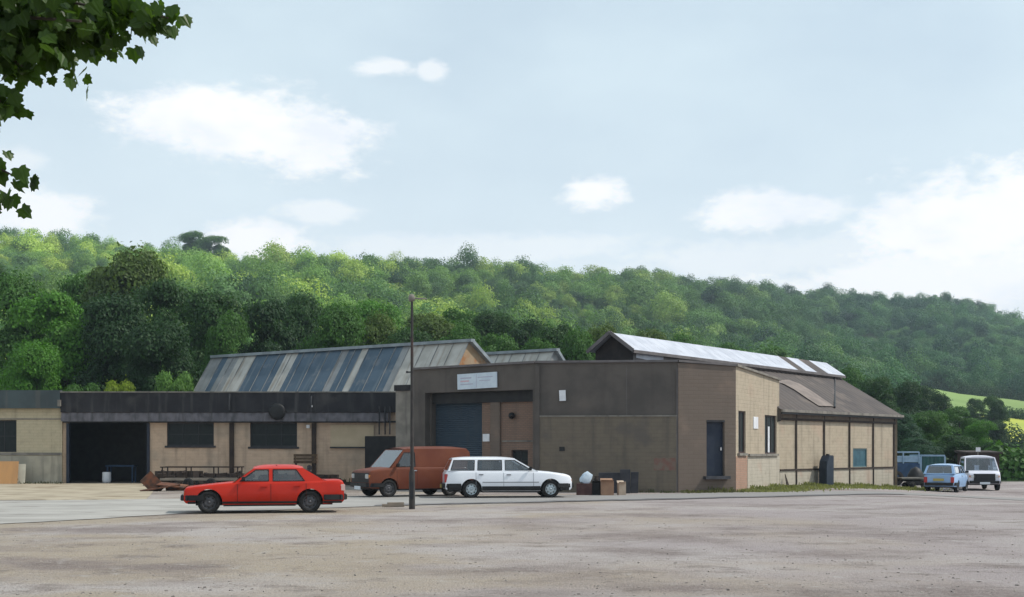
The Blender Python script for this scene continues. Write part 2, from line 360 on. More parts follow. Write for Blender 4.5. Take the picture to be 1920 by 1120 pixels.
M['rim_dark'] = mat('dull_wheel', (.11, .11, .12), (.08, .08, .085), rough=.5, metal=.6, scale=8)
M['rim_light'] = mat('silver_wheel', (.48, .54, .57), (.38, .44, .47), rough=.4, metal=.5, scale=8)
M['red'] = mat('red_car_paint', (.52, .024, .008), (.44, .018, .006), rough=.42, scale=1.5, coat=.22, spec=.15)
M['orange'] = mat('faded_orange_van_paint', (.15, .045, .022), (.12, .033, .017), rough=.55, scale=1.3, coat=.06, spec=.15, c3=(.13, .04, .026), s3=1.1)
M['white_car'] = mat('white_car_paint', (.80, .82, .86), (.77, .79, .84), rough=.35, scale=1.5, coat=.5)
M['blue_car'] = mat('light_blue_car_paint', (.30, .46, .70), (.27, .42, .65), rough=.4, scale=1.5, coat=.4)
M['white_van'] = mat('white_van_paint', (.68, .68, .76), (.62, .62, .70), rough=.4, scale=1.5, coat=.4)
M['interior'] = mat('car_interior', (.045, .045, .05), (.03, .03, .034), rough=.9)
M['chrome'] = mat('chrome_trim', (.55, .55, .56), rough=.25, metal=.9)
M['lamp_glass'] = mat('headlamp_glass', (.55, .58, .60), rough=.15, spec=.6, metal=.3)
M['amber'] = mat('amber_lens', (.55, .20, .03), rough=.25, spec=.5)
M['tail_red'] = mat('tail_lamp_lens', (.40, .03, .03), rough=.25, spec=.5)
M['tail_pale'] = mat('pale_lens', (.65, .42, .38), rough=.25, spec=.5)
M['plate_white'] = mat('white_plate', (.62, .66, .70), rough=.5)
M['plate_yellow'] = mat('yellow_plate', (.40, .33, .10), rough=.5)
M['seam'] = mat('panel_gap', (.06, .012, .008), rough=.8)
M['seam_grey'] = mat('panel_gap_grey', (.22, .23, .25), rough=.8)
M['seam_brown'] = mat('panel_gap_brown', (.09, .03, .02), rough=.8)
M['glass'] = glass_mat('car_glass')
M['screen'] = glass_mat('windscreen_glass', (.6, .66, .7), .95)
M['skip_blue'] = mat('blue_skip_paint', (.03, .07, .15), (.02, .05, .10), rough=.6, scale=3)
M['pale_blue'] = mat('pale_blue_paint', (.28, .40, .52), (.22, .33, .44), rough=.6, scale=3)
M['green_box'] = mat('dark_green_container_paint', (.025, .09, .085), (.02, .065, .065), rough=.6, scale=2)
M['leaf'] = leaf_mat('tree_leaves')
M['leaf_wood'] = leaf_mat('wood_leaves', True, trans=.3, nscale=.12)
M['leaf_near'] = leaf_mat('near_leaves', False, trans=.45, rough=.4, nscale=3)
M['bark'] = mat('bark', (.07, .055, .042), (.045, .036, .028), rough=.95, scale=6, bump=.5, bscale=14)
M['hill'] = mat('hill_undergrowth', (.045, .075, .022), (.03, .05, .018), rough=1, scale=.05)
M['field'] = mat('meadow_grass', (.23, .33, .10), (.18, .27, .08), rough=1, scale=.03, c3=(.20, .28, .08), s3=.02)
M['field2'] = mat('yellow_meadow_grass', (.44, .46, .06), (.34, .40, .06), rough=1, scale=.04)
M['stone'] = mat('loose_stone', (.36, .32, .28), (.15, .13, .12), rough=.95, scale=9)

# gravel yard
def gravel():
    m, nt, bs = newmat('gravel_yard'); L = nt.links.new
    bs.inputs['Roughness'].default_value = .97; bs.inputs['Specular IOR Level'].default_value = .12
    t = nt.nodes.new('ShaderNodeTexCoord')
    def noise(s, d=6, st=(1, 1, 1), loc=(0, 0, 0), rough=.55):
        mp = nt.nodes.new('ShaderNodeMapping'); mp.inputs['Scale'].default_value = st; mp.inputs['Location'].default_value = loc; L(t.outputs['Object'], mp.inputs[0])
        n = nt.nodes.new('ShaderNodeTexNoise'); n.inputs['Scale'].default_value = s; n.inputs['Detail'].default_value = d; n.inputs['Roughness'].default_value = rough
        L(mp.outputs[0], n.inputs['Vector']); return n.outputs[0]
    def rg(src, a, b, o0=0, o1=1):
        r = nt.nodes.new('ShaderNodeMapRange'); r.interpolation_type = 'SMOOTHSTEP'
        for i, v in enumerate((a, b, o0, o1)): r.inputs[i+1].default_value = v
        L(src, r.inputs[0]); return r.outputs[0]
    def mix(f, a, b):
        x = nt.nodes.new('ShaderNodeMix'); x.data_type = 'RGBA'; L(f, x.inputs[0])
        for v, i in ((a, 6), (b, 7)):
            if isinstance(v, tuple): x.inputs[i].default_value = (*v, 1)
            else: L(v, x.inputs[i])
        return x.outputs[2]
    spx = nt.nodes.new('ShaderNodeSeparateXYZ'); L(t.outputs['Object'], spx.inputs[0])
    gx = nt.nodes.new('ShaderNodeMath'); gx.operation = 'MULTIPLY_ADD'; gx.inputs[1].default_value = .022; L(spx.outputs[0], gx.inputs[0]); L(noise(.12, 4), gx.inputs[2])
    c = mix(rg(gx.outputs[0], .38, .66), (.365, .305, .235), (.345, .30, .295))
    c = mix(rg(noise(.22, 5, (.7, .8, 1), (3, 8, 0)), .45, .62, 0, .85), c, (.42, .38, .365))
    c = mix(rg(noise(.30, 7, (.7, .8, 1), (7, 3, 0), .6), .47, .66, 0, .85), c, (.19, .152, .142))
    c = mix(rg(noise(1.1, 8, (.7, .8, 1), (2, 9, 0), .75), .52, .66, 0, .65), c, (.145, .115, .10))
    c = mix(rg(noise(9, 5, (1, 1, 1), (0, 0, 0), .75), .42, .7, 0, .5), c, (.37, .335, .315))
    c = mix(rg(noise(30, 4), .50, .70, 0, .45), c, (.14, .115, .10))
    c = mix(rg(noise(1.6, 8, (.8, .8, 1), (11, 4, 0), .8), .55, .66, 0, .7), c, (.41, .38, .355))
    c = mix(rg(noise(3.2, 6, (.8, 1, 1), (5, 5, 0), .75), .62, .75, 0, .8), c, (.10, .085, .078))
    L(c, bs.inputs['Base Color'])
    b = nt.nodes.new('ShaderNodeBump'); b.inputs['Strength'].default_value = .9; b.inputs['Distance'].default_value = .05
    ad = nt.nodes.new('ShaderNodeMath'); ad.operation = 'ADD'; L(noise(5, 8, rough=.7), ad.inputs[0]); L(noise(28, 4), ad.inputs[1])
    L(ad.outputs[0], b.inputs['Height']); L(b.outputs[0], bs.inputs['Normal'])
    return m
M['gravel'] = gravel()

# ------------------------------------------------------------------ terrain
def vnoise(x, y, s, seed=0):
    x, y = x/s+seed*13.7, y/s+seed*7.3
    return (math.sin(x*1.3+math.sin(y*1.7+seed))+math.sin(y*1.1+1.9*math.sin(x*.7))+.5*math.sin(x*2.9+y*2.3+seed))/2.5
def G(x, y):
    """near ground height"""
    z = -.45*smooth((x-13)/11)*smooth((y-35)/20)
    if y < 31: z += (.03*vnoise(x, y, 2.6)+.016*vnoise(x+4, y, .8, 3)+.007*vnoise(x, y+3, .33, 5))*smooth((31-y)/8)
    return z
SKY = [(-1500, 470), (-600, 430), (0, 420), (120, 428), (200, 438), (300, 445), (345, 447), (430, 470), (600, 470), (760, 475), (900, 477), (1060, 485), (1200, 494),
       (1300, 508), (1400, 515), (1500, 525), (1600, 540), (1700, 545), (1760, 540), (1850, 566), (1920, 588), (2200, 640), (3400, 700)]
def interp(tab, x):
    if x <= tab[0][0]: return tab[0][1]
    for (a, b), (c, d) in zip(tab, tab[1:]):
        if x <= c: return b+(d-b)*(x-a)/(c-a)
    return tab[-1][1]
ROWS = {  # px : [(Y, image row)] of the bare ground
    -1500: [(130, 815), (200, 700), (300, 610), (400, 540), (530, None), (700, 0)],
    400: [(130, 815), (200, 700), (300, 610), (400, 545), (530, None), (700, 0)],
    1000: [(130, 820), (200, 735), (320, 655), (450, 585), (600, None), (780, 0)],
    1500: [(150, 862), (250, 800), (400, 715), (550, 640), (720, None), (900, 0)],
    1800: [(150, 868), (220, 842), (300, 782), (400, 743), (800, None), (1000, 0)],
    1920: [(150, 870), (220, 845), (300, 790), (400, 758), (830, None), (1000, 0)],
    3400: [(150, 870), (220, 845), (300, 796), (400, 770), (830, None), (1000, 0)]}
RK = sorted(ROWS)
def column(px):
    px = max(RK[0], min(RK[-1], px))
    for a, b in zip(RK, RK[1:]):
        if px <= b: break
    t = (px-a)/(b-a); out = [(90.0, -1.0)]
    for i in range(6):
        Ya, ya = ROWS[a][i]; Yb, yb = ROWS[b][i]; Y = Ya+(Yb-Ya)*t
        if i == 4: y = interp(SKY, px)+10.5*F/Y; z = zat(y, Y)
        elif i == 5: z = out[-1][1]-30
        else: z = zat(ya+(yb-ya)*t, Y)
        out.append((Y, z))
    out[0] = (90.0, G((px-960)/F*90, 90))
    return out
_cc = {}
def T(x, y):
    if y <= 90: return G(x, y)
    px = 960+x/y*F
    k = round(px/4); c = _cc.get(k)
    if c is None: c = _cc[k] = column(k*4)
    if y >= c[-1][0]: return c[-1][1]
    for (a, za), (b, zb) in zip(c, c[1:]):
        if y <= b:
            am = smooth((y-125)/80)*(1-.8*smooth((px-1450)/200))*(1-.6*smooth((y-c[5][0]+120)/120))
            return za+(zb-za)*(y-a)/(b-a)+am*(5.5*vnoise(x, y*1.0, 26, 2)+2.2*vnoise(x, y, 11, 4))
xs = [-600, -300, -150, -80]+[-45+.6*i for i in range(52)]+[-13.8+.16*i for i in range(174)]+[14.4+.6*i for i in range(77)]+[75, 110, 200, 400, 800]
ys = [-200, -60, -10, 4, 8, 11]+[13+.14*i for i in range(129)]+[31.4+.6*i for i in range(98)]
ys = [y for y in ys if y < 90]+[90]
m = MB(); m.grid([[(x, y, G(x, y)) for x in xs] for y in ys]); g = m.build('ground', M['gravel']); tag(g, kind='structure')
pxs = [-1500, -1100, -800, -500, -300]+list(range(-200, 2200, 25))+[2300, 2600, 3000, 3400]
ts = [90, 95, 100, 110, 120, 130, 150, 170, 190, 210, 230, 260, 300, 340, 380, 420, 460, 500, 540, 600, 660, 720, 760, 800, 840, 900, 1000]
m = MB(); m.grid([[((px-960)/F*Y, Y, T((px-960)/F*Y, Y)) for px in pxs] for Y in ts]); h = m.build('hill', M['hill']); tag(h, kind='structure')

# road strip with its pale dust, running away to the right
def strip(name, near, far, m_, dz, n=60, cols=6):
    def samp(pl, t):
        t *= len(pl)-1; i = min(int(t), len(pl)-2); return pl[i].lerp(pl[i+1], t-i)
    P = []
    for i in range(cols+1):
        row = []
        for j in range(n+1):
            p = samp(near, j/n).lerp(samp(far, j/n), i/cols); w = .12*math.sin(j*.9+i*2)+.1*math.sin(j*2.3) if i in (0, cols) else 0
            row.append((p.x, p.y+w, G(p.x, p.y+w)+dz))
        P.append(row)
    mb = MB(); mb.grid(P); return tag(mb.build(name, m_), kind='structure')
def gy(py): return CZ*F/(py-HY)
near = [xy(-300, gy(994)), xy(0, gy(984)), xy(345, gy(964)), xy(700, gy(950)), xy(1000, gy(943)), xy(1270, gy(937)), xy(1700, gy(926)), xy(2100, gy(921))]
far = [xy(-300, gy(942)), xy(0, gy(940)), xy(345, gy(936)), xy(700, gy(932)), xy(1000, gy(930)), xy(1270, gy(926.5)), xy(1700, gy(919)), xy(2100, gy(914))]
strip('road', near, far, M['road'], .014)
dk = [(p+Vector((0, .0))) for p in near]
strip('edge_shadow_strip', [p+Vector((0, .05)) for p in near[3:7]], [p+Vector((0, .85)) for p in near[3:7]], mat('dark_road_edge', (.12, .115, .12), (.20, .19, .19), rough=.95, scale=.8, stretch=(.3, 1, 1)), .024)  # flat dark strip: the shadow line of the road edge painted in
strip('path', [xy(-300, gy(939.5)), xy(0, gy(938.5)), xy(150, gy(938)), xy(275, gy(937))], [xy(-300, 67.6), xy(0, 67.6), xy(150, 67.6), xy(300, 67.6)], M['apron'], .010)

# ------------------------------------------------------------------ walls
def s_of(px, p0, p1):
    d = (p1-p0).normalized(); k = (px-960)/F
    return (k*p0.y-p0.x)/(d.x-k*d.y)
def pt(px, p0, p1): return p0+(p1-p0).normalized()*s_of(px, p0, p1)
def rect(px0, px1, py0, py1, p0, p1):
    a, b = s_of(px0, p0, p1), s_of(px1, p0, p1); Y = (pt(px0, p0, p1).y+pt(px1, p0, p1).y)/2
    return (a, b, zat(py1, Y), zat(py0, Y))
def wall(name, p0, p1, z0, z1, m_, parent, openings=(), th=.3, z1b=None, out=0.0, s0=0, s1=None):
    d = (p1-p0); Ln = d.length; d.normalize(); n = Vector((d.y, -d.x)); z1b = z1 if z1b is None else z1b
    s1 = Ln if s1 is None else s1
    S = sorted({s0, s1, *[v for o in openings for v in o[:2]]}); Z = sorted({z0, *[v for o in openings for v in o[2:]], 1e9})
    S = [s for s in S if s0 <= s <= s1]; Z = [z for z in Z if z >= z0 and (z < min(z1, z1b) or z == 1e9)]
    top = lambda s: z1+(z1b-z1)*(s-s0)/(s1-s0)
    def solid(i, j):
        if i < 0 or j < 0 or i >= len(S)-1 or j >= len(Z)-1: return False
        sc_, zc = (S[i]+S[i+1])/2, (Z[j]+min(Z[j+1], z1))/2
        return not any(o[0] < sc_ < o[1] and o[2] < zc < o[3] for o in openings)
    def P(s, z, b):
        q = p0+d*s+n*(out-(th if b else 0)); return (q.x, q.y, top(s) if z == 1e9 else z)
    mb = MB()
    for i in range(len(S)-1):
        for j in range(len(Z)-1):
            if not solid(i, j): continue
            a, b, c, e = S[i], S[i+1], Z[j], Z[j+1]; tt = lambda s, z: (s, top(s) if z == 1e9 else z)
            mb.face([P(a, c, 0), P(b, c, 0), P(b, e, 0), P(a, e, 0)], [tt(a, c), tt(b, c), tt(b, e), tt(a, e)])
            mb.face([P(b, c, 1), P(a, c, 1), P(a, e, 1), P(b, e, 1)], [tt(b, c), tt(a, c), tt(a, e), tt(b, e)])
            if not solid(i-1, j): mb.face([P(a, c, 1), P(a, c, 0), P(a, e, 0), P(a, e, 1)], [(0, c), (th, c), (th, tt(a, e)[1]), (0, tt(a, e)[1])])
            if not solid(i+1, j): mb.face([P(b, c, 0), P(b, c, 1), P(b, e, 1), P(b, e, 0)], [(0, c), (th, c), (th, tt(b, e)[1]), (0, tt(b, e)[1])])
            if not solid(i, j-1): mb.face([P(a, c, 1), P(b, c, 1), P(b, c, 0), P(a, c, 0)], [(a, 0), (b, 0), (b, th), (a, th)])
            if not solid(i, j+1): mb.face([P(a, e, 0), P(b, e, 0), P(b, e, 1), P(a, e, 1)], [(a, 0), (b, 0), (b, th), (a, th)])
    return mb.build(name, m_, parent)
def slab_on(name, p0, p1, r, m_, parent, out=.02, th=.05, mi=0, bevel=0):
    """flat panel on a wall: r = (s0, s1, z0, z1); its face stands `out` proud"""
    d = (p1-p0).normalized(); n = Vector((d.y, -d.x)); c = p0+d*((r[0]+r[1])/2)+n*(out-th/2)
    mb = MB(); mb.box((c.x, c.y, (r[2]+r[3])/2), (r[1]-r[0], th, r[3]-r[2]), rz=math.atan2(d.y, d.x)); return mb.build(name, m_, parent, bevel=bevel)
def window_in(p0, p1, r, parent, glass, frame, cols=3, rows=2, depth=.12, label=None):
    d = (p1-p0).normalized(); n = Vector((d.y, -d.x)); rz = math.atan2(d.y, d.x)
    w, h_ = r[1]-r[0], r[3]-r[2]; c = p0+d*((r[0]+r[1])/2)-n*depth; zc = (r[2]+r[3])/2
    mb = MB(); t = .06
    def b(ds, dz, sw, sh, th=.07): q = c+d*ds; mb.box((q.x, q.y, zc+dz), (sw, th, sh), rz=rz)
    b(0, h_/2-t/2, w, t); b(0, -h_/2+t/2, w, t); b(-w/2+t/2, 0, t, h_-2*t); b(w/2-t/2, 0, t, h_-2*t)
    for i in range(1, cols): b(-w/2+w*i/cols, 0, .035, h_-2*t, .05)
    for j in range(1, rows): b(0, -h_/2+h_*j/rows, w-2*t, .035, .045)
    fr = mb.build('window', frame, parent)
    if label: fr['label'] = label
    mb = MB(); q = c-n*.0; mb.box((q.x, q.y, zc), (w-.02, .012, h_-.02), rz=rz); mb.build('pane', glass, fr)
    return fr

# ---- the low workshop on the left
S0, S1 = xy(-160, 67.5), xy(757, 67.5)
low = empty('low_workshop', (S0.lerp(S1, .5).x, 67.5, 0), 0, 'long low cream brick workshop with dark fascia and open black doorway on the left', 'workshop')
def on(parent, o):  # keep world placement under an empty that stands at its base
    return o
def under(root):
    """re-seat every direct child so that it keeps its world place"""
    inv = Matrix.Translation(root.location) @ Matrix.Rotation(root.rotation_euler.z, 4, 'Z')
    inv = inv.inverted()
    for c in children(root): c.data.transform(inv) if c.type == 'MESH' else None
    for c in children(root):
        for g_ in children(c):
            if g_.type == 'MESH': g_.data.transform(inv)
ZL = zat(790, 67.5); ZT = zat(737, 67.5); ZC = zat(772, 67.5)
door = rect(127, 279, 790, 912, S0, S1); door = (door[0], door[1], -.3, ZL-.002)
w1 = rect(313, 401, 793, 836, S0, S1); w2 = rect(469, 557, 793, 838, S0, S1); w0 = rect(-40, 33, 788, 848, S0, S1)
sA = s_of(118, S0, S1)
wall('wall', S0, S1, -.4, ZL+.5, M['cream'], low, [door, w1, w2], s0=sA)
wall('wall', S0, S1, -.4, ZL+.9, M['cream_pale'], low, [w0], out=.15, th=.45, s1=sA)['label'] = 'pale cream end bay of the low workshop'
window_in(S0, S1, w1, low, M['green_glass'], M['dark_paint'], 3, 2)
window_in(S0, S1, w2, low, M['green_glass'], M['dark_paint'], 3, 2)
window_in(S0, S1, w0, low, M['green_glass'], M['dark_paint'], 3, 2, depth=.02)
slab_on('sill', S0, S1, (w1[0]-.1, w1[1]+.1, w1[2]-.1, w1[2]), M['dark_paint'], low, out=.07, th=.15)
slab_on('sill', S0, S1, (w2[0]-.1, w2[1]+.1, w2[2]-.1, w2[2]), M['dark_paint'], low, out=.07, th=.15)
slab_on('wall_band', S0, S1, (0, sA, zat(854, 67.3), zat(849, 67.3)), M['concrete'], low, out=.19, th=.06)
slab_on('wall_band', S0, S1, (0, sA, zat(787, 67.3), zat(785, 67.3)), M['concrete'], low, out=.18, th=.05)
slab_on('plinth', S0, S1, (0, sA, -.3, zat(855, 67.3)), mat('beige_plinth', (.40, .365, .29), (.31, .29, .235), rough=.9, scale=1.5, streak=((.15, .14, .12), .5)), low, out=.18, th=.05)
slab_on('fascia', S0, S1, (sA, s_of(745, S0, S1), ZC-.05, ZT), M['dark_fascia'], low, out=.35, th=.30)
slab_on('fascia', S0, S1, (0, sA-.02, zat(766, 67.2), ZT+.12), M['teal_fascia'], low, out=.42, th=.40)
slab_on('coping', S0, S1, (-.1, s_of(745, S0, S1), ZT+.0, ZT+.06), M['concrete'], low, out=.40, th=.50)
# corrugated strip below the fascia
mb = MB(); P = []
for z in (ZL-.02, ZC-.06):
    P.append([(p.x, 67.5-.30-.03*math.sin(j*1.2)-(.08 if z < ZC-.2 else 0), z) for j, p in enumerate([S0+(S1-S0).normalized()*(sA+.02+i*.085) for i in range(int((s_of(735, S0, S1)-sA)/.085))])])
mb.grid(P, uv=lambda i, j: (j*.085, i*.5)); mb.build('canopy_strip', M['corr_dark'], low)
slab_on('lintel', S0, S1, (sA, s_of(757, S0, S1), ZL-.08, ZL+.02), M['dark_paint'], low, out=.05, th=.1)
for px in (435, 589):
    a = s_of(px, S0, S1); slab_on('pier', S0, S1, (a-.11, a+.11, -.1, ZL-.1), M['dark_scrap'], low, out=.14, th=.14)
for px in (127.5, 278.5):
    a = s_of(px, S0, S1); slab_on('door_post', S0, S1, (a-.07, a+.07, -.1, ZL-.1), M['navy_door'], low, out=.06, th=.2)
slab_on('boarded_window', S0, S1, rect(620, 701, 797, 838, S0, S1), M['tan_board'], low, out=.05, th=.06)
slab_on('sill', S0, S1, rect(619, 690, 838, 840.5, S0, S1), M['dark_paint'], low, out=.12, th=.12)
slab_on('wall_light', S0, S1, rect(575, 581, 797, 803, S0, S1), M['white_paint'], low, out=.12, th=.12)
# closed room behind, walls coloured black to deepen the doorway's shade
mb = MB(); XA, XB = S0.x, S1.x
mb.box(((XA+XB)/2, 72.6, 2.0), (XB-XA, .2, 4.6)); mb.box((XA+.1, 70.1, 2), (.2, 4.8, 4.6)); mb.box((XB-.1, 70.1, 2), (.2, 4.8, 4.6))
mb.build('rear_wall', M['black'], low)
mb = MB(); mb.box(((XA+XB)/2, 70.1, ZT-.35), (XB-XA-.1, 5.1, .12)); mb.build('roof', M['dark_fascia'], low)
# extractor fan and small fittings on the fascia
mb = MB(); c = at(519, 772, 67.0)
mb.lathe([(.02, -.02), (.30, -.02), (.40, .0), (.42, .05), (.42, .22)], c, n=24); mb.build('extractor_fan', M['black'], low)
for px, py in ((430, 756), (1, 1), (583, 760)):
    if px > 10:
        mb = MB(); c = at(px, py, 67.0); mb.tube([c+Vector((0, .1, .45)), c+Vector((0, -.05, .1)), c+Vector((0, 0, -.35))], .05); mb.build('drain_spout', M['dark_paint'], low)
mb = MB(); c = at(111, 756, 66.9); mb.box(c, (.14, .16, .32)); mb.build('alarm_box', M['concrete'], low)
mb = MB(); c = at(584, 762, 67.0); mb.box(c, (.08, .1, .10)); mb.build('alarm_box', M['white_paint'], low)
for px in (711, 722, 731):
    mb = MB(); mb.tube([at(px, 762, 67.05), at(px, 815, 67.05)], .035); mb.build('pipe', M['dark_paint'], low)
under(low)

# ---- sawtooth shed behind
ZR = 5.64
U = Vector((-.798, .603)); V = Vector((.603, .798))
def sawtooth(name, label, apex, Ln, steep_w, zlow_rel, w2, z2_rel, segs, parent_cat='shed', gm='rust_gable'):
    root = empty(name, (apex.x, apex.y, 0), 0, label, parent_cat)
    zr = ZR+CZ; zl = zlow_rel+CZ; z2 = z2_rel+CZ
    # steep slope with standing seams and sheets of different age
    mb = MB(); n = int(Ln/.5)
    mats = [M['roof_blue'], M['roof_grey'], M['roof_pale']]
    for i in range(n):
        a, b = i*Ln/n, (i+1)*Ln/n; f_ = (i+.5)/n; mi = 0
        for (f0, f1, k) in segs:
            if f0 <= f_ < f1: mi = k
        top0, top1 = apex+U*a, apex+U*b; lo0, lo1 = top0-V*steep_w, top1-V*steep_w
        mb.face([(lo0.x, lo0.y, zl), (lo1.x, lo1.y, zl), (top1.x, top1.y, zr), (top0.x, top0.y, zr)][::-1],
                [(a, 0), (b, 0), (b, 3.4), (a, 3.4)][::-1], mi)
    o = mb.build('roof_slope', mats, root)
    mb = MB(); nrm = (V*-1).to_3d()*.83+Vector((0, 0, .56)); nrm = Vector(nrm)
    for i in range(0, n+1, 2):
        t_ = apex+U*(i*Ln/n); l_ = t_-V*steep_w
        mb.bar(Vector((t_.x, t_.y, zr))+nrm*.03, Vector((l_.x, l_.y, zl))+nrm*.01, .025, .03)
    mb.build('roof_seam', M['roof_grey'], root)
    # shallow back slope
    mb = MB(); e = apex+U*Ln
    A = [(apex.x, apex.y, zr), (e.x, e.y, zr)]; B = [apex+V*w2, e+V*w2]
    mb.face([A[0], A[1], (B[1].x, B[1].y, z2), (B[0].x, B[0].y, z2)][::-1], [(0, 0), (Ln, 0), (Ln, w2), (0, w2)]); mb.build('back_slope', M['roof_grey'], root)
    # ridge and verge flashing
    mb = MB(); a3, e3 = Vector((apex.x, apex.y, zr+.05)), Vector((e.x, e.y, zr+.05))
    mb.bar(a3-U.to_3d()*.25, e3, .34, .16); mb.build('ridge_cap', M['ridge'], root)
    mb = MB(); q = apex+V*w2-U*.12; mb.bar(a3-U.to_3d()*.12, Vector((q.x, q.y, z2+.03)), .24, .18)
    mb.build('verge', M['ridge'], root)
    # gables (right one shows)
    for base, nm in ((apex, 1), (e, 0)):
        lo, hi = base-V*steep_w, base+V*w2
        mb = MB(); mb.face([(lo.x, lo.y, 0), (hi.x, hi.y, 0), (hi.x, hi.y, z2), (base.x, base.y, zr-.01), (lo.x, lo.y, zl)]); mb.build('gable', M[gm], root)
    lo, le = apex-V*steep_w, e-V*steep_w; mb = MB(); mb.face([(lo.x, lo.y, 0), (le.x, le.y, 0), (le.x, le.y, zl-.004), (lo.x, lo.y, zl-.004)][::-1]); mb.build('wall', M['dark_scrap'], root)
    hi, he = apex+V*w2, e+V*w2; mb = MB(); mb.face([(hi.x, hi.y, 0), (he.x, he.y, 0), (he.x, he.y, z2-.004), (hi.x, hi.y, z2-.004)]); mb.build('wall', M['dark_scrap'], root)
    under(root); return root
ap1 = Vector(at(880, 641, 69.7).xy); l1 = (Vector(at(400, 671, 82).xy)-ap1).length
def fr(px):  # fraction along the ridge from its right end
    return max(0, min(1, s_of(px, ap1, ap1+U*l1)/l1))
# sheets along the ridge, by where they meet it: right end first
segs = [(0, fr(770), 2), (fr(770), fr(762), 1), (fr(697), fr(676), 2), (fr(662), fr(640), 1), (fr(560), fr(543), 2), (fr(480), fr(449), 2), (fr(449), fr(433), 1), (fr(420), 1.01, 1)]
sawtooth('sawtooth_shed', 'tall shed with striped blue and grey steep roof and rusty gable end', ap1, l1, 1.96, 2.75, 1.7, 4.55, segs)
ap2 = Vector(at(1040, 658, 76.2).xy)
sawtooth('sawtooth_shed', 'smaller grey pitched roof peeping over the parapet right of the rusty gable', ap2, 9.0, 1.96, 2.9, 1.6, 4.2, [(0, 1.01, 2)], gm='roof_grey')

# ---- grey flat-roofed building in the middle
A, Mm, B, C, D = xy(773, 57.5), xy(1004, 53.7), xy(1271, 53.0), xy(1379, 54.0), xy(1461, 60.3)
grey = empty('grey_workshop', (Mm.x, Mm.y, 0), 0, 'flat-roofed grey rendered workshop with blue roller door and brown corner', 'workshop')
zA, zM, zB, zC, zD = zat(694, 57.5), zat(681, 53.7), zat(679, 53), zat(687, 54), zat(714, 60.3)
rec = rect(797, 999, 734, 940, A, Mm); rec = (rec[0], rec[1], -.3, rec[3])
wall('wall', A, Mm, -.4, zA, M['grey_render'], grey, [rec], z1b=zM, th=.35)
wall('wall', Mm, B, -.4, zM, M['grey_render'], grey, z1b=zB)
slab_on('lower_wall', Mm, B, rect(1011, 1270, 781, 940, Mm, B), M['grey_block'], grey, out=.06, th=.08)
dd = rect(1324, 1358, 788, 893, B, C)
wall('wall', B, C, -.4, zB-.03, M['brown_render'], grey, [dd], z1b=zC, out=.03)
pw1 = rect(1384.5, 1398, 771, 850, C, D); pw2 = rect(1434, 1456, 779, 851, C, D)
wall('wall', C, D, -.6, zC, M['sunbrick'], grey, [pw1, pw2], z1b=zD)['label'] = 'buff brick right-hand face with two tall windows'
slab_on('lower_wall', C, D, (.0, s_of(1400, C, D), -.4, zat(856, 55)), M['orange_brick'], grey, out=.025, th=.04)
slab_on('lower_wall', C, D, (s_of(1401, C, D), (D-C).length, -.4, zat(856, 58)), M['sunbrick_pale'], grey, out=.02, th=.04)
for r_ in (pw1, pw2):
    slab_on('sill', C, D, (r_[0]-.15 if r_ is pw1 else s_of(1402, C, D), r_[1]+.05, r_[2]-.10, r_[2]), M['concrete'], grey, out=.10, th=.2)
f1 = window_in(C, D, pw1, grey, M['green_glass'], mat('brown_window_paint', (.06, .035, .035), rough=.6), 2, 1, depth=.1)
f2 = window_in(C, D, pw2, grey, M['green_glass'], mat('dark_window_paint', (.05, .03, .03), rough=.6), 3, 1, depth=.1)
a = s_of(1443.5, C, D); slab_on('shutter', C, D, (a-.14, a+.10, pw2[2]+.06, pw2[3]-.5), M['white_paint'], grey, out=-.04, th=.03)
slab_on('wall_notice', C, D, rect(1412, 1420.5, 782, 804, C, D), M['white_paint'], grey, out=.03, th=.04)
# door in the brown corner
dr = slab_on('door', B, C, dd, M['navy_door'], grey, out=-.12, th=.06)
q = slab_on('door_frame', B, C, (dd[0], dd[1], dd[3]-.08, dd[3]), M['dark_paint'], grey, out=.04, th=.2)
slab_on('doorstep', B, C, (dd[0]-.15, dd[1]+.15, dd[2]-.12, dd[2]), M['slate'], grey, out=.25, th=.35)
q = pt(1352, B, C); mb = MB(); mb.box((q.x, q.y+.08, zat(842, 53.6)), (.05, .1, .12)); mb.build('handle', M['chrome'], dr)
# parapet coping
def coping(p0, p1, z0, z1, m_=M['concrete'], w=.45, h_=.09, parent=grey):
    mb = MB(); d = (p1-p0).normalized(); n = Vector((d.y, -d.x)); o = n*-.13
    mb.bar((p0.x+o.x, p0.y+o.y, z0+h_/2), (p1.x+o.x, p1.y+o.y, z1+h_/2), w, h_); return mb.build('coping', m_, parent)
coping(A, Mm, zA, zM, M['eave_grey']); coping(Mm, B, zM, zB, M['eave_grey']); coping(B, C, zB, zC, M['eave_grey']); coping(C, D, zC, zD, M['concrete'])
# flat roof and back walls
mb = MB(); back = [Vector((12.6, 66.6)), Vector((A.x, 66.6))]
mb.face([(p.x, p.y+.2, 4.6) for p in (A, Mm, B, C, D)]+[(p.x, p.y, 4.6) for p in back]); mb.build('roof', M['dark_fascia'], grey)
wall('wall', Vector((A.x, 66.6)), A, -.4, zA, M['grey_render'], grey, th=.3)
wall('wall', D, Vector((12.6, 66.6)), -.4, 4.62, M['grey_render'], grey, th=.3)
wall('wall', Vector((12.6, 66.9)), Vector((A.x, 66.9)), -.4, 4.62, M['grey_render'], grey, th=.3)
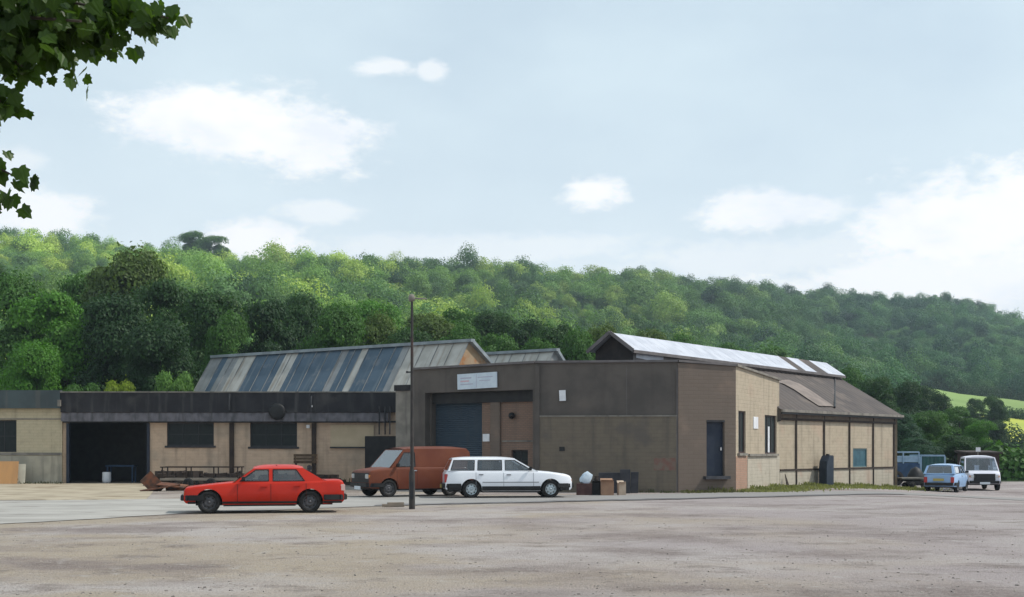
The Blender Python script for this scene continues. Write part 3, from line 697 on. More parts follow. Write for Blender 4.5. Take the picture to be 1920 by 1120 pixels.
# recess: dark header, roller door, brick infill
RD = -1.0; dA = (Mm-A).normalized(); nA = Vector((dA.y, -dA.x))
A2, M2 = A-nA*.62, Mm-nA*.62
slab_on('recess_header', A2, M2, (rec[0]-.6, rec[1]+.6, zat(757, 57), rec[3]+.3), M['black'], grey, out=.25, th=.3)
sd = s_of(907, A2, M2)
mb = MB(); P = []; a0, a1 = s_of(799, A2, M2), sd; zt = zat(755, 57)
nn = 46
for i in range(nn*2+1):
    z = -.1+(zt+.1)*i/(nn*2); o_ = .03 if i % 2 else 0
    P.append([(*(A2+dA*s+nA*(o_)), z) for s in (a0, a1)])
mb.grid(P, sm=False, uv=lambda i, j: (j*3, i*.04)); mb.build('roller_door', M['blue_door'], grey)
slab_on('door_frame', A2, M2, (a0-.3, a0+.0, -.1, zt), M['black'], grey, out=.15, th=.25)
iw = rect(962, 993, 844, 885, A2, M2)
wall('infill_wall', A2, M2, -.3, zat(750, 56), M['pink_block'], grey, [iw], s0=sd, s1=rec[1]+.6, th=.25, out=.12)
window_in(A2, M2, iw, grey, M['green_glass'], M['dark_paint'], 2, 2, depth=.02)
a = s_of(934, A2, M2); slab_on('pier', A2, M2, (a-.24, a+.24, -.2, zat(752, 56)), M['brown_render'], grey, out=.22, th=.12)
slab_on('wall_band', A2, M2, (a+.3, rec[1]+.5, zat(829, 56), zat(826.5, 56)), M['concrete'], grey, out=.15, th=.05)
mb = MB(); c = pt(966, A2, M2)+nA*.25; mb.lathe([(.02, -.18), (.10, -.16), (.14, 0), (.10, .1)], (c.x, c.y, zat(781, 56)), n=16); mb.box((c.x, c.y+.08, zat(778, 56)), (.06, .25, .06)); mb.build('wall_light', M['black'], grey)
slab_on('wall_notice', A2, M2, rect(909, 921.5, 814, 828, A2, M2), M['white_paint'], grey, out=.15, th=.03)
# recess reveals
for s in (rec[0], rec[1]):
    mb = MB(); p, q = A+dA*s-nA*.3, A2+dA*s-nA*.2; mb.bar((p.x, p.y, 2.0), (q.x, q.y, 2.0), .2, 5.0)
    mb.build('recess_side', M['grey_render'], grey)
# pilasters, cracks, patches
slab_on('pilaster', Mm, B, (.0, s_of(1012, Mm, B), -.3, zM-.1), M['grey_render'], grey, out=.10, th=.14)
a = s_of(1270, Mm, B); slab_on('downpipe', Mm, B, (a-.03, a+.01, .1, zB-.25), M['eave_grey'], grey, out=.07, th=.05)
slab_on('brick_patch', Mm, B, rect(1226, 1267, 859, 882, Mm, B), mat('reddish_worn_brick', (.19, .10, .08), (.18, .14, .11), rough=.9, scale=4), grey, out=.068, th=.02)
slab_on('vent', Mm, B, rect(1049, 1059, 838, 846, Mm, B), M['black'], grey, out=.08, th=.04)
a = s_of(1012, Mm, B); slab_on('wall_band', Mm, B, (a, s_of(1270, Mm, B), zat(781.5, 53.3), zat(779, 53.3)), M['concrete'], grey, out=.09, th=.1)
for px in (1175,):
    a = s_of(px, Mm, B); slab_on('wall_joint', Mm, B, (a-.008, a+.008, zat(779, 53.3), zM-.15), M['eave_grey'], grey, out=.008, th=.02)
# low pillar on the left of the recess
wall('side_pillar', xy(742, 58.2), xy(773, 57.8), -.3, zat(733, 58), M['concrete'], grey, th=.8)
slab_on('pillar_cap', xy(742, 58.2), xy(773, 57.8), (-.05, .76, zat(733, 58), zat(722, 58)), M['dark_fascia'], grey, out=.06, th=.95)
under(grey)
# sign board and notice: things fixed on the wall
def board(name, p0, p1, r, m_, label, cat, tilt=0, out=.07, marks=()):
    d = (p1-p0).normalized(); n = Vector((d.y, -d.x)); c = p0+d*((r[0]+r[1])/2)+n*out; zc = (r[2]+r[3])/2
    root = empty(name, (c.x, c.y, zc), math.atan2(d.y, d.x), label, cat); root.rotation_euler.rotate_axis('Y', tilt)
    w, h_ = r[1]-r[0], r[3]-r[2]
    mb = MB(); mb.box((0, 0, 0), (w, .04, h_)); mb.build('board', m_, root)
    for (u0, u1, v, hh, mm) in marks:
        mb = MB(); mb.box((w*((u0+u1)/2-.5), -.023, h_*(v-.5)), (w*(u1-u0), .004, hh)); mb.build('lettering', mm, root)
    return root
board('sign_board', A, Mm, rect(860, 934, 700, 729, A, Mm), M['white_board'], 'wide pale blue-white sign board above the roller door', 'sign', -.02,
      marks=((.08, .36, .72, .05, M['faded_ink']), (.08, .30, .52, .06, M['faded_red']), (.08, .40, .32, .04, M['faded_ink']), (.52, .90, .72, .03, M['faded_ink']), (.56, .84, .5, .03, M['faded_ink']), (.485, .495, .5, .55, M['faded_ink'])))
board('notice', Mm, B, rect(1049, 1061, 732, 752, Mm, B), M['white_paint'], 'small white square notice high on the dark grey wall', 'notice', -.04)

# ---- brick hall on the right with its ridge monitor
Fp = xy(1684, 70.6); hall = empty('brick_hall', (D.x, D.y, 0), 0, 'long buff brick hall with dark sloping roof and bright white ridge vent roof', 'hall')
zg = 3.52; d2 = (Fp-D).normalized(); n2 = Vector((d2.y, -d2.x)); D0 = D-d2*.0
Wend = D+d2*(s_of(1677, D, Fp))
hw = rect(1599.5, 1625.5, 841, 876, D, Fp)
wall('wall', D, Wend, -.8, zg-.02, M['sunbrick'], hall, [hw])
window_in(D, Fp, hw, hall, M['teal_glass'], mat('teal_frame', (.08, .15, .17), rough=.6), 1, 1, depth=.06)
slab_on('lower_wall', D, Wend, (.02, (Wend-D).length, -.7, zat(879, 65)), M['sunbrick_pale'], hall, out=.03, th=.05)
slab_on('eave_band', D, Wend, (.02, (Wend-D).length, zat(788, 65)-.05, zg-.08), mat('brown_band', (.17, .135, .10), (.13, .10, .08), rough=.85), hall, out=.05, th=.06)
slab_on('wall_rail', D, Wend, (.02, (Wend-D).length, zat(880.5, 65), zat(877.5, 65)), M['dark_scrap'], hall, out=.075, th=.07)
slab_on('wall_rail', D, Wend, (.02, (Wend-D).length, zat(790, 65)-.05, zat(788, 65)), M['dark_scrap'], hall, out=.09, th=.06)
for px in (1491.5, 1544, 1591.5, 1636, 1675):
    a = s_of(px, D, Fp); slab_on('post', D, Wend, (a-.036, a+.036, -.6, zg-.06), M['post_brown'], hall, out=.08, th=.07)
E1 = Vector((5.0, 54.6)); E2 = xy(1583, 73.8); ze = CZ+4.1; dm = (E2-E1).normalized(); pm = Vector((-dm.y, dm.x))
Lm = (E2-E1).length; zbase = ze-.22
Fg = Fp+n2*.25; Dg = D+n2*.25-d2*.3
# roof slope facing us: gutter line up to the monitor base
def lerp3(a, b, t): return a+(b-a)*t
q0, q1 = Vector((*Dg, zg)), Vector((*Fg, zg)); u0, u1 = Vector((*(E1+pm*.1+dm*8.0), zbase)), Vector((*(E2+pm*.1), zbase))
mb = MB(); n = 120; P = [[], []]
for i in range(n+1):
    t = i/n; a_, b_ = lerp3(q0, q1, t), lerp3(u0, u1, t); o_ = .022*math.sin(i*1.5)
    P[0].append(a_+Vector((0, 0, o_))); P[1].append(b_+Vector((0, 0, o_)))
mb.grid(P); roof_o = mb.build('roof', M['hall_roof'], hall)
from mathutils.bvhtree import BVHTree
bvh = BVHTree.FromPolygons([v.co.copy() for v in roof_o.data.vertices], [tuple(p.vertices) for p in roof_o.data.polygons])
# the other slope
bk0, bk1 = Vector((*(E1+pm*9.5+dm*8), zg)), Vector((*(E2+pm*9.5), zg)); v0, v1 = u0+(pm*1.9).to_3d(), u1+(pm*1.9).to_3d()
mb = MB(); mb.face([v0, v1, bk1, bk0]); mb.face([v0, v1, u1, u0]); mb.build('roof', M['hall_roof'], hall)
mb = MB(); mb.face([(q1.x-n2.x*.3, q1.y-n2.y*.3, -.8), (bk1.x, bk1.y, -.8), bk1, v1, u1, q1-(n2*.3).to_3d()]); mb.build('gable', M['sunbrick'], hall)
mb = MB(); mb.face([(q0.x, q0.y, 3), (bk0.x, bk0.y, 0), bk0, v0, u0, q0]); mb.face([(bk0.x, bk0.y, -.5), (bk1.x, bk1.y, -.8), bk1, bk0]); mb.build('rear_wall', M['grey_render'], hall)
# gutter
mb = MB(); mb.bar(q0+Vector((0, 0, -.05)), q1+Vector((0, 0, -.05)), .16, .12); mb.build('gutter', M['concrete'], hall)
mb = MB(); mb.bar(q0+Vector((0, 0, -.16)), q1+Vector((0, 0, -.16))-(n2*.05).to_3d(), .1, .08); mb.build('gutter_board', M['black'], hall)
# pale flashing strip and pipe lying on the slope
pn = (q1-q0).cross(u1-q0).normalized()
def onroof(px, py, lift=.03):
    o_ = Vector((0, 0, CZ)); r_ = (at(px, py, 1)-o_).normalized(); p, n_, i_, d_ = bvh.ray_cast(o_, r_)
    if p is None: t = (q0-o_).dot(pn)/r_.dot(pn); p = o_+r_*t
    return p+Vector((0, -.02, lift))
mb = MB(); L0 = [(1450, 716), (1470, 722), (1490, 733), (1515, 750), (1535, 763)]; L1 = [(1478, 714), (1500, 722), (1520, 734), (1545, 751), (1564, 764)]
mb.grid([[onroof(*p, .05) for p in L0], [onroof(*p, .05) for p in L1]]); mb.build('flashing_strip', M['hall_roof_pale'], hall)
mb = MB(); mb.tube([onroof(1565, 709, .06), onroof(1565, 766, .06)], .045); mb.build('downpipe', M['black'], hall)
# monitor: side walls, gables, roof sheets
mb = MB(); wv = 2.06
e1, e2 = E1+pm*.12, E2+pm*.12; f1, f2 = E1+pm*(wv-.12), E2+pm*(wv-.12)
e1 = e1+dm*.15; f1 = f1+dm*.15
for a_, b_ in ((e1, e2), (f2, f1)):
    mb.face([(a_.x, a_.y, zbase-.9), (b_.x, b_.y, zbase-.2), (b_.x, b_.y, ze), (a_.x, a_.y, ze)])
mb.build('monitor_wall', M['eave_grey'], hall)
zr_ = CZ+4.83
for a_, b_ in ((e1, f1), (e2, f2)):
    mb = MB(); c_ = (a_+b_)/2; mb.face([(a_.x, a_.y, 4.3), (b_.x, b_.y, 4.3), (b_.x, b_.y, ze), (c_.x, c_.y, zr_-.04), (a_.x, a_.y, ze)])
    mb.build('monitor_gable', M['gable_black'], hall)
# glazing strip near the front
mb = MB(); a_, b_ = E1+dm*.35+pm*.10, E1+dm*2.7+pm*.10; mb.face([(a_.x, a_.y, ze-.32), (b_.x, b_.y, ze-.42), (b_.x, b_.y, ze-.08), (a_.x, a_.y, ze-.06)]); mb.build('glazing_strip', M['white_sheet'], hall)
mb = MB(); ns = 46; ridge = E1+pm*wv/2
for side in (0, 1):
    for i in range(ns):
        a_, b_ = i*Lm/ns, (i+1)*Lm/ns; f_ = (i+.5)/ns
        mi = 1 if (.71 < f_ < .765 or .83 < f_ < .895) else 0
        r0, r1 = ridge+dm*(a_-.2*(i == 0)), ridge+dm*b_; s0_, s1_ = (E1 if not side else E1+pm*wv)+dm*(a_-.2*(i == 0)), (E1 if not side else E1+pm*wv)+dm*b_
        off = (pm*(-.08 if not side else .08)); lift = .003*(i % 2)
        pts = [(s0_.x+off.x, s0_.y+off.y, ze-.03+lift), (s1_.x+off.x, s1_.y+off.y, ze-.03+lift), (r1.x, r1.y, zr_+lift), (r0.x, r0.y, zr_+lift)]
        mb.face(pts if not side else pts[::-1], [(a_, 0), (b_, 0), (b_, 1.3), (a_, 1.3)], mi)
mb.build('monitor_roof', [M['white_sheet'], M['hall_roof']], hall)
mb = MB(); a3, b3 = Vector((*(E1-pm*.06-dm*.15), ze-.09)), Vector((*(E2-pm*.06), ze-.09)); mb.bar(a3, b3, .06, .13); mb.build('eave_board', M['eave_grey'], hall)
mb = MB(); r3 = Vector((*(ridge-dm*.22), zr_+.01)); mb.bar(Vector((*(E1-dm*.22-pm*.08), ze-.05)), r3, .06, .14); mb.bar(r3, Vector((*(E1+pm*(wv+.08)-dm*.22), ze-.05)), .06, .14); mb.build('bargeboard', M['eave_grey'], hall)
under(hall)

# ------------------------------------------------------------------ vehicles
def poly_side(mb, outer, holes, ymap, sgn, th=.04, mi=0):
    """side panel in the x-z plane with window holes, mapped to y = sgn*ymap(z)"""
    loops = [outer]+holes
    tris = tessellate_polygon([[Vector((x, z, 0)) for x, z in lp] for lp in loops])
    flat = [p for lp in loops for p in lp]
    for t in tris:
        q = [flat[i] for i in t]
        mb.face([(x, sgn*ymap(z), z) for x, z in q], mi=mi)
        mb.face([(x, sgn*(ymap(z)-th), z) for x, z in q][::-1], mi=mi)
    for lp in holes:
        for i in range(len(lp)):
            (x0, z0), (x1, z1) = lp[i], lp[(i+1) % len(lp)]
            mb.face([(x0, sgn*ymap(z0), z0), (x1, sgn*ymap(z1), z1), (x1, sgn*(ymap(z1)-th), z1), (x0, sgn*(ymap(z0)-th), z0)], mi=mi)
def vehicle(name, label, loc, rz, L, W, top, sill, wheels, wr, paint, rimmat, cab, seam, cat='car', nose=.16, tail=.10, dz=0, lower=None,
            plateF=None, plateR=None, headlamps='rect', bumper=.38, glass=None, extras=None, crown=.03):
    root = empty(name, loc, rz, label, cat); hwid = W/2; glass = glass or M['glass']
    def tp(x): return interp(top, x)
    def plan(x):
        f_, r_ = max(0, (x-(L/2-.75))/.75), max(0, ((-L/2+.6)-x)/.6); return hwid-nose*f_**2.2-tail*r_**2.2
    arch = wr+.055
    def bot(x):
        b = sill+.02*max(0, abs(x)-L/2+.6)*3
        for wx in wheels:
            if abs(x-wx) < arch: b = max(b, wr+math.sqrt(arch*arch-(x-wx)**2))
        return b
    xs_ = sorted({round(-L/2+L*i/64, 4) for i in range(65)} | {round(w+s*arch*c_, 4) for w in wheels for s in (-1, 1) for c_ in (1.001, .995, .96, .88, .75, .55, .3)} | {round(x, 4) for x, z in top if -L/2 <= x <= L/2})
    mb = MB(); rows = []
    for x in xs_:
        t, b, hw_ = tp(x), bot(x), plan(x)
        endf = max(0, (abs(x)-(L/2-.08))/.08)
        b += .06*endf**2; t -= .05*endf**2
        side = []
        for k in range(9):
            z = b+(t-.05-b)*k/8; zr = (z-.2)/(t-.2+1e-6)
            side.append((hw_-.05*max(0, (.45-zr)/.45)**1.6-.045*max(0, (zr-.5)/.5)**1.5, z))
        yt = side[-1][0]
        side += [(yt-.015, t-.02), (yt-.05, t), (yt*.6, t+crown*.7), (0.0, t+crown)]
        inner = [(side[0][0]-.22, b+.002), (0, b+.003)]
        loop = [(x, -y, z) for y, z in inner[::-1]]+[(x, -y, z) for y, z in side]+[(x, y, z) for y, z in side[-2::-1]]+[(x, y, z) for y, z in inner]
        rows.append(loop)
    mb.grid(rows)
    mb.face(rows[0][::-1]); mb.face(rows[-1])
    body = mb.build('body', paint, root, recalc=True)
    for p in body.data.polygons: p.use_smooth = True
    try:
        body.data.set_sharp_from_angle(angle=R(42))
    except Exception: pass
    # dark underbody and wheel wells
    mb = MB(); mb.box((0, 0, (sill+.62)/2-.03), (L*.86, W-.62, .62-sill)); 
    mb.box(((wheels[0]+wheels[1])/2, 0, sill+.02), (abs(wheels[0]-wheels[1])-2*arch-.05, W-.16, .14))
    mb.build('underbody', M['black'], root)
    if lower:  # dark band along the lower body
        z0, z1 = lower
        for sgn in (-1, 1):
            segs_ = [(-L/2+.06, min(wheels)-arch), (min(wheels)+arch, max(wheels)-arch), (max(wheels)+arch, L/2-.1)]
            for a_, b_ in segs_:
                mb = MB(); n = 6; P = [[(a_+(b_-a_)*i/n, sgn*(plan(a_+(b_-a_)*i/n)+.004-(.03 if zz < z0+.01 else 0)), zz) for i in range(n+1)] for zz in (z0, (z0+z1)/2, z1)]
                mb.grid(P); mb.build('side_trim', M['black'], root)
    # cabin
    zb = cab['zb']; zr = cab['zr']; th_ = cab.get('tumble', .30)
    ymap = lambda z: hwid-.055-max(0, z-zb)*th_
    out, holes = cab['outline'], cab['windows']
    mb = MB()
    for s in (-1, 1): poly_side(mb, out, holes, ymap, s)
    xf0, zf0 = cab['f0']; xf1, zf1 = cab['f1']; xr0, zr0 = cab['r0']; xr1, zr1 = cab['r1']
    def pane(a, b, m_in=.06, m_bot=.03, m_top=.05, split=None):
        """frame round a front or rear screen from (x,z) a (bottom) to b (top); returns glass quads"""
        (xa, za), (xb, zb_) = a, b; ya, yb = ymap(za), ymap(zb_)
        def P(u, v): return Vector((xa+(xb-xa)*v, (ya+(yb-ya)*v)*u, za+(zb_-za)*v))
        ys_ = [-1, -1+m_in/ya, 1-m_in/ya, 1]; vs = [0, m_bot, 1-m_top, 1]
        for i in range(3):
            for j in range(3):
                if i == 1 and j == 1: continue
                mb.face([P(ys_[i], vs[j]), P(ys_[i+1], vs[j]), P(ys_[i+1], vs[j+1]), P(ys_[i], vs[j+1])])
        return [P(ys_[1], vs[1]), P(ys_[2], vs[1]), P(ys_[2], vs[2]), P(ys_[1], vs[2])]
    gf = pane((xf0, zf0), (xf1, zf1)); gr = pane((xr0, zr0), (xr1, zr1), m_bot=cab.get('rear_bot', .03), m_in=cab.get('rear_in', .06)) if cab.get('rear_glass', True) else None
    if gr is None:
        ya, yb = ymap(zr0), ymap(zr1); mb.face([(xr0, -ya, zr0), (xr0, ya, zr0), (xr1, yb, zr1), (xr1, -yb, zr1)])
    # roof skin
    P = []; nx = 14
    for i in range(nx+1):
        x = xr1+(xf1-xr1)*i/nx; e_ = 1-abs(2*i/nx-1)**4
        zz = (zr1 + (zf1-zr1)*i/nx); row = []
        for k in range(-6, 7):
            u = k/6; row.append((x, ymap(zz)*u, zz+(zr-max(zf1, zr1))*(1-abs(u)**3.0)*(.35+.65*e_)))
        P.append(row)
    mb.grid(P)
    cabin = mb.build('cabin', paint, root, recalc=False)
    mb = MB()
    k = MB(); k.face(gf); ws = k.build('windscreen', glass if not cab.get('scr') else M['screen'], root)
    if gr: k = MB(); k.face(gr); k.build('rear_window', glass, root)
    for s in (-1, 1):
        for hl in holes:
            k = MB(); k.face([(x, s*(ymap(z)-.018), z) for x, z in hl]); sw_ = k.build('side_window', glass, root)
            k = MB()
            for i in range(len(hl)):
                (x0, z0), (x1, z1) = hl[i], hl[(i+1) % len(hl)]
                k.bar((x0, s*(ymap(z0)-.004), z0), (x1, s*(ymap(z1)-.004), z1), .022, .022)
            k.build('window_seal', M['black'], sw_)
    # seats and dash
    for sx in cab.get('seats', []):
        k = MB()
        for sy in (-.36, .36):
            k.box((sx, sy, zb-.12), (.5, .46, .18)); k.box((sx-.24, sy, zb+.06), (.14, .46, .52)); k.box((sx-.27, sy, zb+.38), (.09, .24, .16))
        k.build('seat', M['interior'], root, bevel=.03)
    k = MB(); k.box((xf0-.28, 0, zb-.02), (.4, W-.35, .14)); k.build('dashboard', M['interior'], root, bevel=.03)
    k = MB(); k.box(((xf0+xr0)/2, 0, zb-.42), (abs(xf0-xr0)-.1, W-.22, .04)); k.build('cabin_floor', M['interior'], root)
    k = MB(); sw = Vector((xf0-.5, .36, zb+.08)); pts = [sw+Vector((.06*math.sin(a), .18*math.cos(a), .17*math.sin(a))) for a in [2*math.pi*i/16 for i in range(17)]]; k.tube(pts, .014, 6); k.build('steering_wheel', M['black'], root)
    # wheels
    for wx in wheels:
        for s in (-1, 1):
            wh = empty('wheel', (wx, s*(hwid-.12), wr)); wh.parent = root
            k = MB(); k.lathe([(wr*.62, -.085), (wr*.80, -.10), (wr*.96, -.085), (wr, -.05), (wr, .05), (wr*.96, .085), (wr*.80, .10), (wr*.62, .085), (wr*.60, 0)], (0, 0, 0), n=32); k.build('tyre', M['tyre'], wh)
            k = MB(); o_ = s
            k.lathe([(wr*.64, .07*o_), (wr*.60, .085*o_), (wr*.57, .06*o_), (wr*.50, .03*o_), (wr*.40, .06*o_), (wr*.22, .075*o_), (wr*.16, .055*o_), (wr*.13, .085*o_), (.001, .092*o_)], (0, 0, 0), n=32)
            for q_ in range(8):
                a = q_*math.pi/4; k.box((wr*.46*math.cos(a), .052*o_, wr*.46*math.sin(a)), (.035, .02, .035), mi=1)
            k.build('rim', [rimmat, M['black']], wh)
    # bumpers
    for s, nm in ((1, 'front'), (-1, 'rear')):
        k = MB(); xe = s*(L/2); w0_ = plan(xe)*1.0
        pts = [(xe-s*.55, -(plan(xe-s*.55)+.015), bumper), (xe-s*.12, -(w0_+.03), bumper), (xe+s*.05, -(w0_-.10), bumper), (xe+s*.07, 0, bumper), (xe+s*.05, w0_-.10, bumper), (xe-s*.12, w0_+.03, bumper), (xe-s*.55, plan(xe-s*.55)+.015, bumper)]
        for a_, b_ in zip(pts, pts[1:]): k.bar(a_, b_, .07, .15)
        k.build('bumper', M['black'], root, bevel=.012)
    # lamps
    zn = tp(L/2-.05); xe = L/2-.005
    k = MB(); k.box((xe, 0, zn-.17), (.06, plan(xe)*2-.72, .17))
    for i in range(4): k.box((xe+.033, 0, zn-.23+i*.04), (.012, plan(xe)*2-.76, .012), mi=1)
    k.build('grille', [M['black'], M['dark_paint']], root)
    for s in (-1, 1):
        k = MB(); k.box((xe, s*(plan(xe)-.22), zn-.17), (.07, .26, .16)); k.build('headlight', M['lamp_glass'], root, bevel=.015)
        k = MB(); k.box((xe-.03, s*(plan(xe)-.055), zn-.17), (.09, .07, .12)); k.build('indicator', M['amber'], root, bevel=.012)
        zt_ = tp(-L/2+.05); hh = cab.get('tail_h', .18)
        k = MB(); k.box((-L/2+.03, s*(plan(-L/2)-.07), zt_-.1-hh/2), (.12, .16, hh)); k.build('tail_light', cab.get('tail', M['tail_red']), root, bevel=.012)
        k = MB(); mx = xf0-.28; k.box((mx, s*(hwid+.06), zb+.10), (.09, .16, .11)); k.bar((mx, s*(hwid-.07), zb+.04), (mx, s*(hwid+.03), zb+.08), .03); k.build('mirror', M['black'], root, bevel=.015)
    for x, m_ in ((L/2+.11, plateF), (-L/2-.11, plateR)):
        if m_:
            k = MB(); k.box((x, 0, bumper+cab.get('plate_dz', -.02)), (.02, .52, .12)); pl = k.build('number_plate', m_, root)
    # door gaps, handles
    for xd in cab.get('doors', []):
        for s in (-1, 1):
            k = MB(); n = 8; z0, z1 = sill+.07, tp(xd)-.06
            def ys_at(z): zrn = (z-.2)/(tp(xd)-.2); return plan(xd)-.05*max(0, (.45-zrn)/.45)**1.6-.045*max(0, (zrn-.5)/.5)**1.5
            for i in range(n):
                za, zc_ = z0+(z1-z0)*i/n, z0+(z1-z0)*(i+1)/n; k.bar((xd, s*(ys_at(za)-.001), za), (xd, s*(ys_at(zc_)-.001), zc_), .012, .012)
            k.build('door_seam', seam, root)
    for xd in cab.get('handles', []):
        for s in (-1, 1):
            k = MB(); k.box((xd, s*(plan(xd)-.01), tp(xd)-.13), (.16, .04, .035)); k.build('door_handle', cab.get('handle_mat', M['chrome']), root, bevel=.008)
    if extras: extras(root, plan, tp)
    return root

# red saloon (faces left)
pf, pr = xy(396, 35.75), xy(580, 36.25)
hd = (pf-pr).normalized(); rz_red = math.atan2(hd.y, hd.x); wbr = (pf-pr).length
ctr = (pf+pr)/2
# near side wheels given: centre line lies half a track further
nr = Vector((-hd.y, hd.x)); nr = nr if nr.y > 0 else -nr
W_ = 1.70; c2 = ctr+nr*(W_/2-.1)
redtop = [(-2.14, .82), (-2.08, .87), (-1.95, .88), (-1.55, .875), (-1.2, .86), (0, .845), (.75, .835), (1.3, .785), (1.9, .715), (2.08, .69), (2.14, .66)]
c2r = c2-Vector((hd.x, hd.y))*.13+Vector((.0, -.1))
vehicle('saloon_car', 'red four-door saloon car parked alone at the front, facing left', (c2r.x, c2r.y, G(c2r.x, c2r.y)+.005), rz_red, 4.24, W_, redtop, .24,
        (1.47, -1.20), .30, M['red'], M['rim_dark'],
        dict(zb=.83, zr=1.31, tumble=.34, outline=[(-1.62, .85), (.82, .82), (.30, 1.20), (-1.02, 1.21)],
             windows=[[(.66, .865), (-.10, .865), (-.10, 1.17), (.24, 1.165)], [(-.22, .865), (-1.06, .865), (-.84, 1.17), (-.22, 1.17)]],
             f0=(.85, .825), f1=(.30, 1.20), r0=(-1.66, .86), r1=(-1.02, 1.21), seats=[-.05, -.95], doors=[.72, -.16, -1.10], handles=[.02, -.86],
             tail=M['tail_pale'], handle_mat=M['red']),
        M['seam'], plateR=M['plate_yellow'], plateF=M['plate_white'], bumper=.42, lower=(.26, .32), nose=.09, tail=.06, crown=.015)

# white estate (faces right)
pr_, pf_ = xy(884, 46.9), xy(1032, 47.25); hd = (pf_-pr_).normalized(); rzv = math.atan2(hd.y, hd.x); nr = Vector((-hd.y, hd.x)); W_ = 1.75
c2 = (pf_+pr_)/2+nr*(W_/2-.1)-hd*.07
votop = [(-2.25, .90), (-2.18, .97), (0, .955), (.9, .95), (1.5, .90), (2.05, .82), (2.2, .77), (2.25, .73)]
def strips(plan, z=.56, x0=-.95, x1=1.05):
    k = MB()
    for s in (-1, 1):
        k.bar((x0, s*(plan(0)+.004), z), (x1, s*(plan(0)+.004), z), .012, .03)
    return k
vehicle('estate_car', 'white estate car facing right in front of the brown van', (c2.x, c2.y, G(c2.x, c2.y)+.005), rzv, 4.50, W_, votop, .25,
        (1.48, -1.34), .315, M['white_car'], M['rim_light'],
        dict(zb=.95, zr=1.46, tumble=.26, outline=[(-2.17, .96), (.98, .94), (.22, 1.38), (-2.00, 1.38)],
             windows=[[(.80, .985), (-.14, .985), (-.14, 1.33), (.20, 1.33)], [(-.26, .985), (-1.12, .985), (-1.10, 1.33), (-.26, 1.33)], [(-1.24, .985), (-2.07, .985), (-1.96, 1.33), (-1.22, 1.33)]],
             f0=(1.02, .945), f1=(.22, 1.38), r0=(-2.20, .97), r1=(-2.00, 1.38), seats=[-.1, -1.05], doors=[.86, -.20, -1.18], handles=[-.02, -1.0], tail_h=.3, handle_mat=M['seam_grey']),
        M['seam_grey'], plateF=M['plate_white'], plateR=M['plate_yellow'], bumper=.44, lower=(.26, .42),
        extras=lambda root, plan, tp: strips(plan).build('rubbing_strip', M['seam_grey'], root))

# orange-brown panel van (faces left and a little towards us)
th = R(30); hd = Vector((-math.cos(th), -math.sin(th))); W_ = 1.86; Lv = 4.12
near_front = xy(700, 47.3); nr = Vector((-hd.y, hd.x)); nr = nr if nr.y > 0 else -nr
c2 = near_front-hd*(Lv/2-.1)+nr*(W_/2)
vantop = [(-2.06, 1.08), (-1.0, 1.08), (.8, 1.08), (1.2, 1.06), (1.7, 1.0), (1.95, .95), (2.06, .90)]
vehicle('panel_van', 'faded orange-brown panel van parked behind the white estate', (c2.x, c2.y, G(c2.x, c2.y)+.005), math.atan2(hd.y, hd.x), Lv, W_, vantop, .30,
        (1.33, -1.14), .32, M['orange'], M['rim_dark'],
        dict(zb=1.06, zr=1.84, tumble=.14, outline=[(-2.0, 1.06), (1.26, 1.05), (.72, 1.70), (.55, 1.74), (-1.85, 1.74), (-1.98, 1.62)],
             windows=[[(1.04, 1.10), (.28, 1.10), (.28, 1.60), (.70, 1.60)]], f0=(1.30, 1.05), f1=(.70, 1.72), r0=(-2.02, 1.07), r1=(-1.88, 1.74), rear_glass=False, scr=True,
             seats=[.45], doors=[1.02, .22], handles=[.32], plate_dz=-.1), M['seam_brown'], cat='van', plateF=M['plate_white'], plateR=M['plate_yellow'], bumper=.44, nose=.10, tail=.04,
        extras=lambda root, plan, tp: (lambda k: (k.box((Lv/2-.02, 0, .70), (.05, 1.5, .36)), k.build('front_panel', M['black'], root, bevel=.01)))(MB()))

# light blue small car seen from behind, far right
rzb = R(61); p = xy(1768, 66.0); hd = Vector((math.cos(rzb), math.sin(rzb)))
cb = p+hd*1.9+Vector((-.30, -.3))
bl = [(-1.85, .86), (-1.7, .92), (.6, .92), (1.2, .86), (1.7, .78), (1.85, .7)]
bluecar = vehicle('hatchback_car', 'light blue small car with its back to us, beside the white pickup', (cb.x, cb.y, G(cb.x, cb.y)), rzb, 3.75, 1.62, bl, .26, (1.15, -1.15), .28, M['blue_car'], M['rim_dark'],
        dict(zb=.90, zr=1.42, tumble=.28, outline=[(-1.84, .92), (.95, .90), (.35, 1.33), (-1.60, 1.33)], windows=[[(.72, .95), (-.2, .95), (-.2, 1.28), (.32, 1.28)], [(-.32, .95), (-1.6, .95), (-1.48, 1.28), (-.32, 1.28)]],
             f0=(.98, .905), f1=(.35, 1.33), r0=(-1.86, .92), r1=(-1.60, 1.33), rear_bot=.08, rear_in=.12, seats=[-.1, -1.0], doors=[.75, -.26], handles=[-.1], tail=M['tail_red'], tail_h=.28, plate_dz=.22),
        M['seam_grey'], plateR=M['plate_yellow'], bumper=.42)
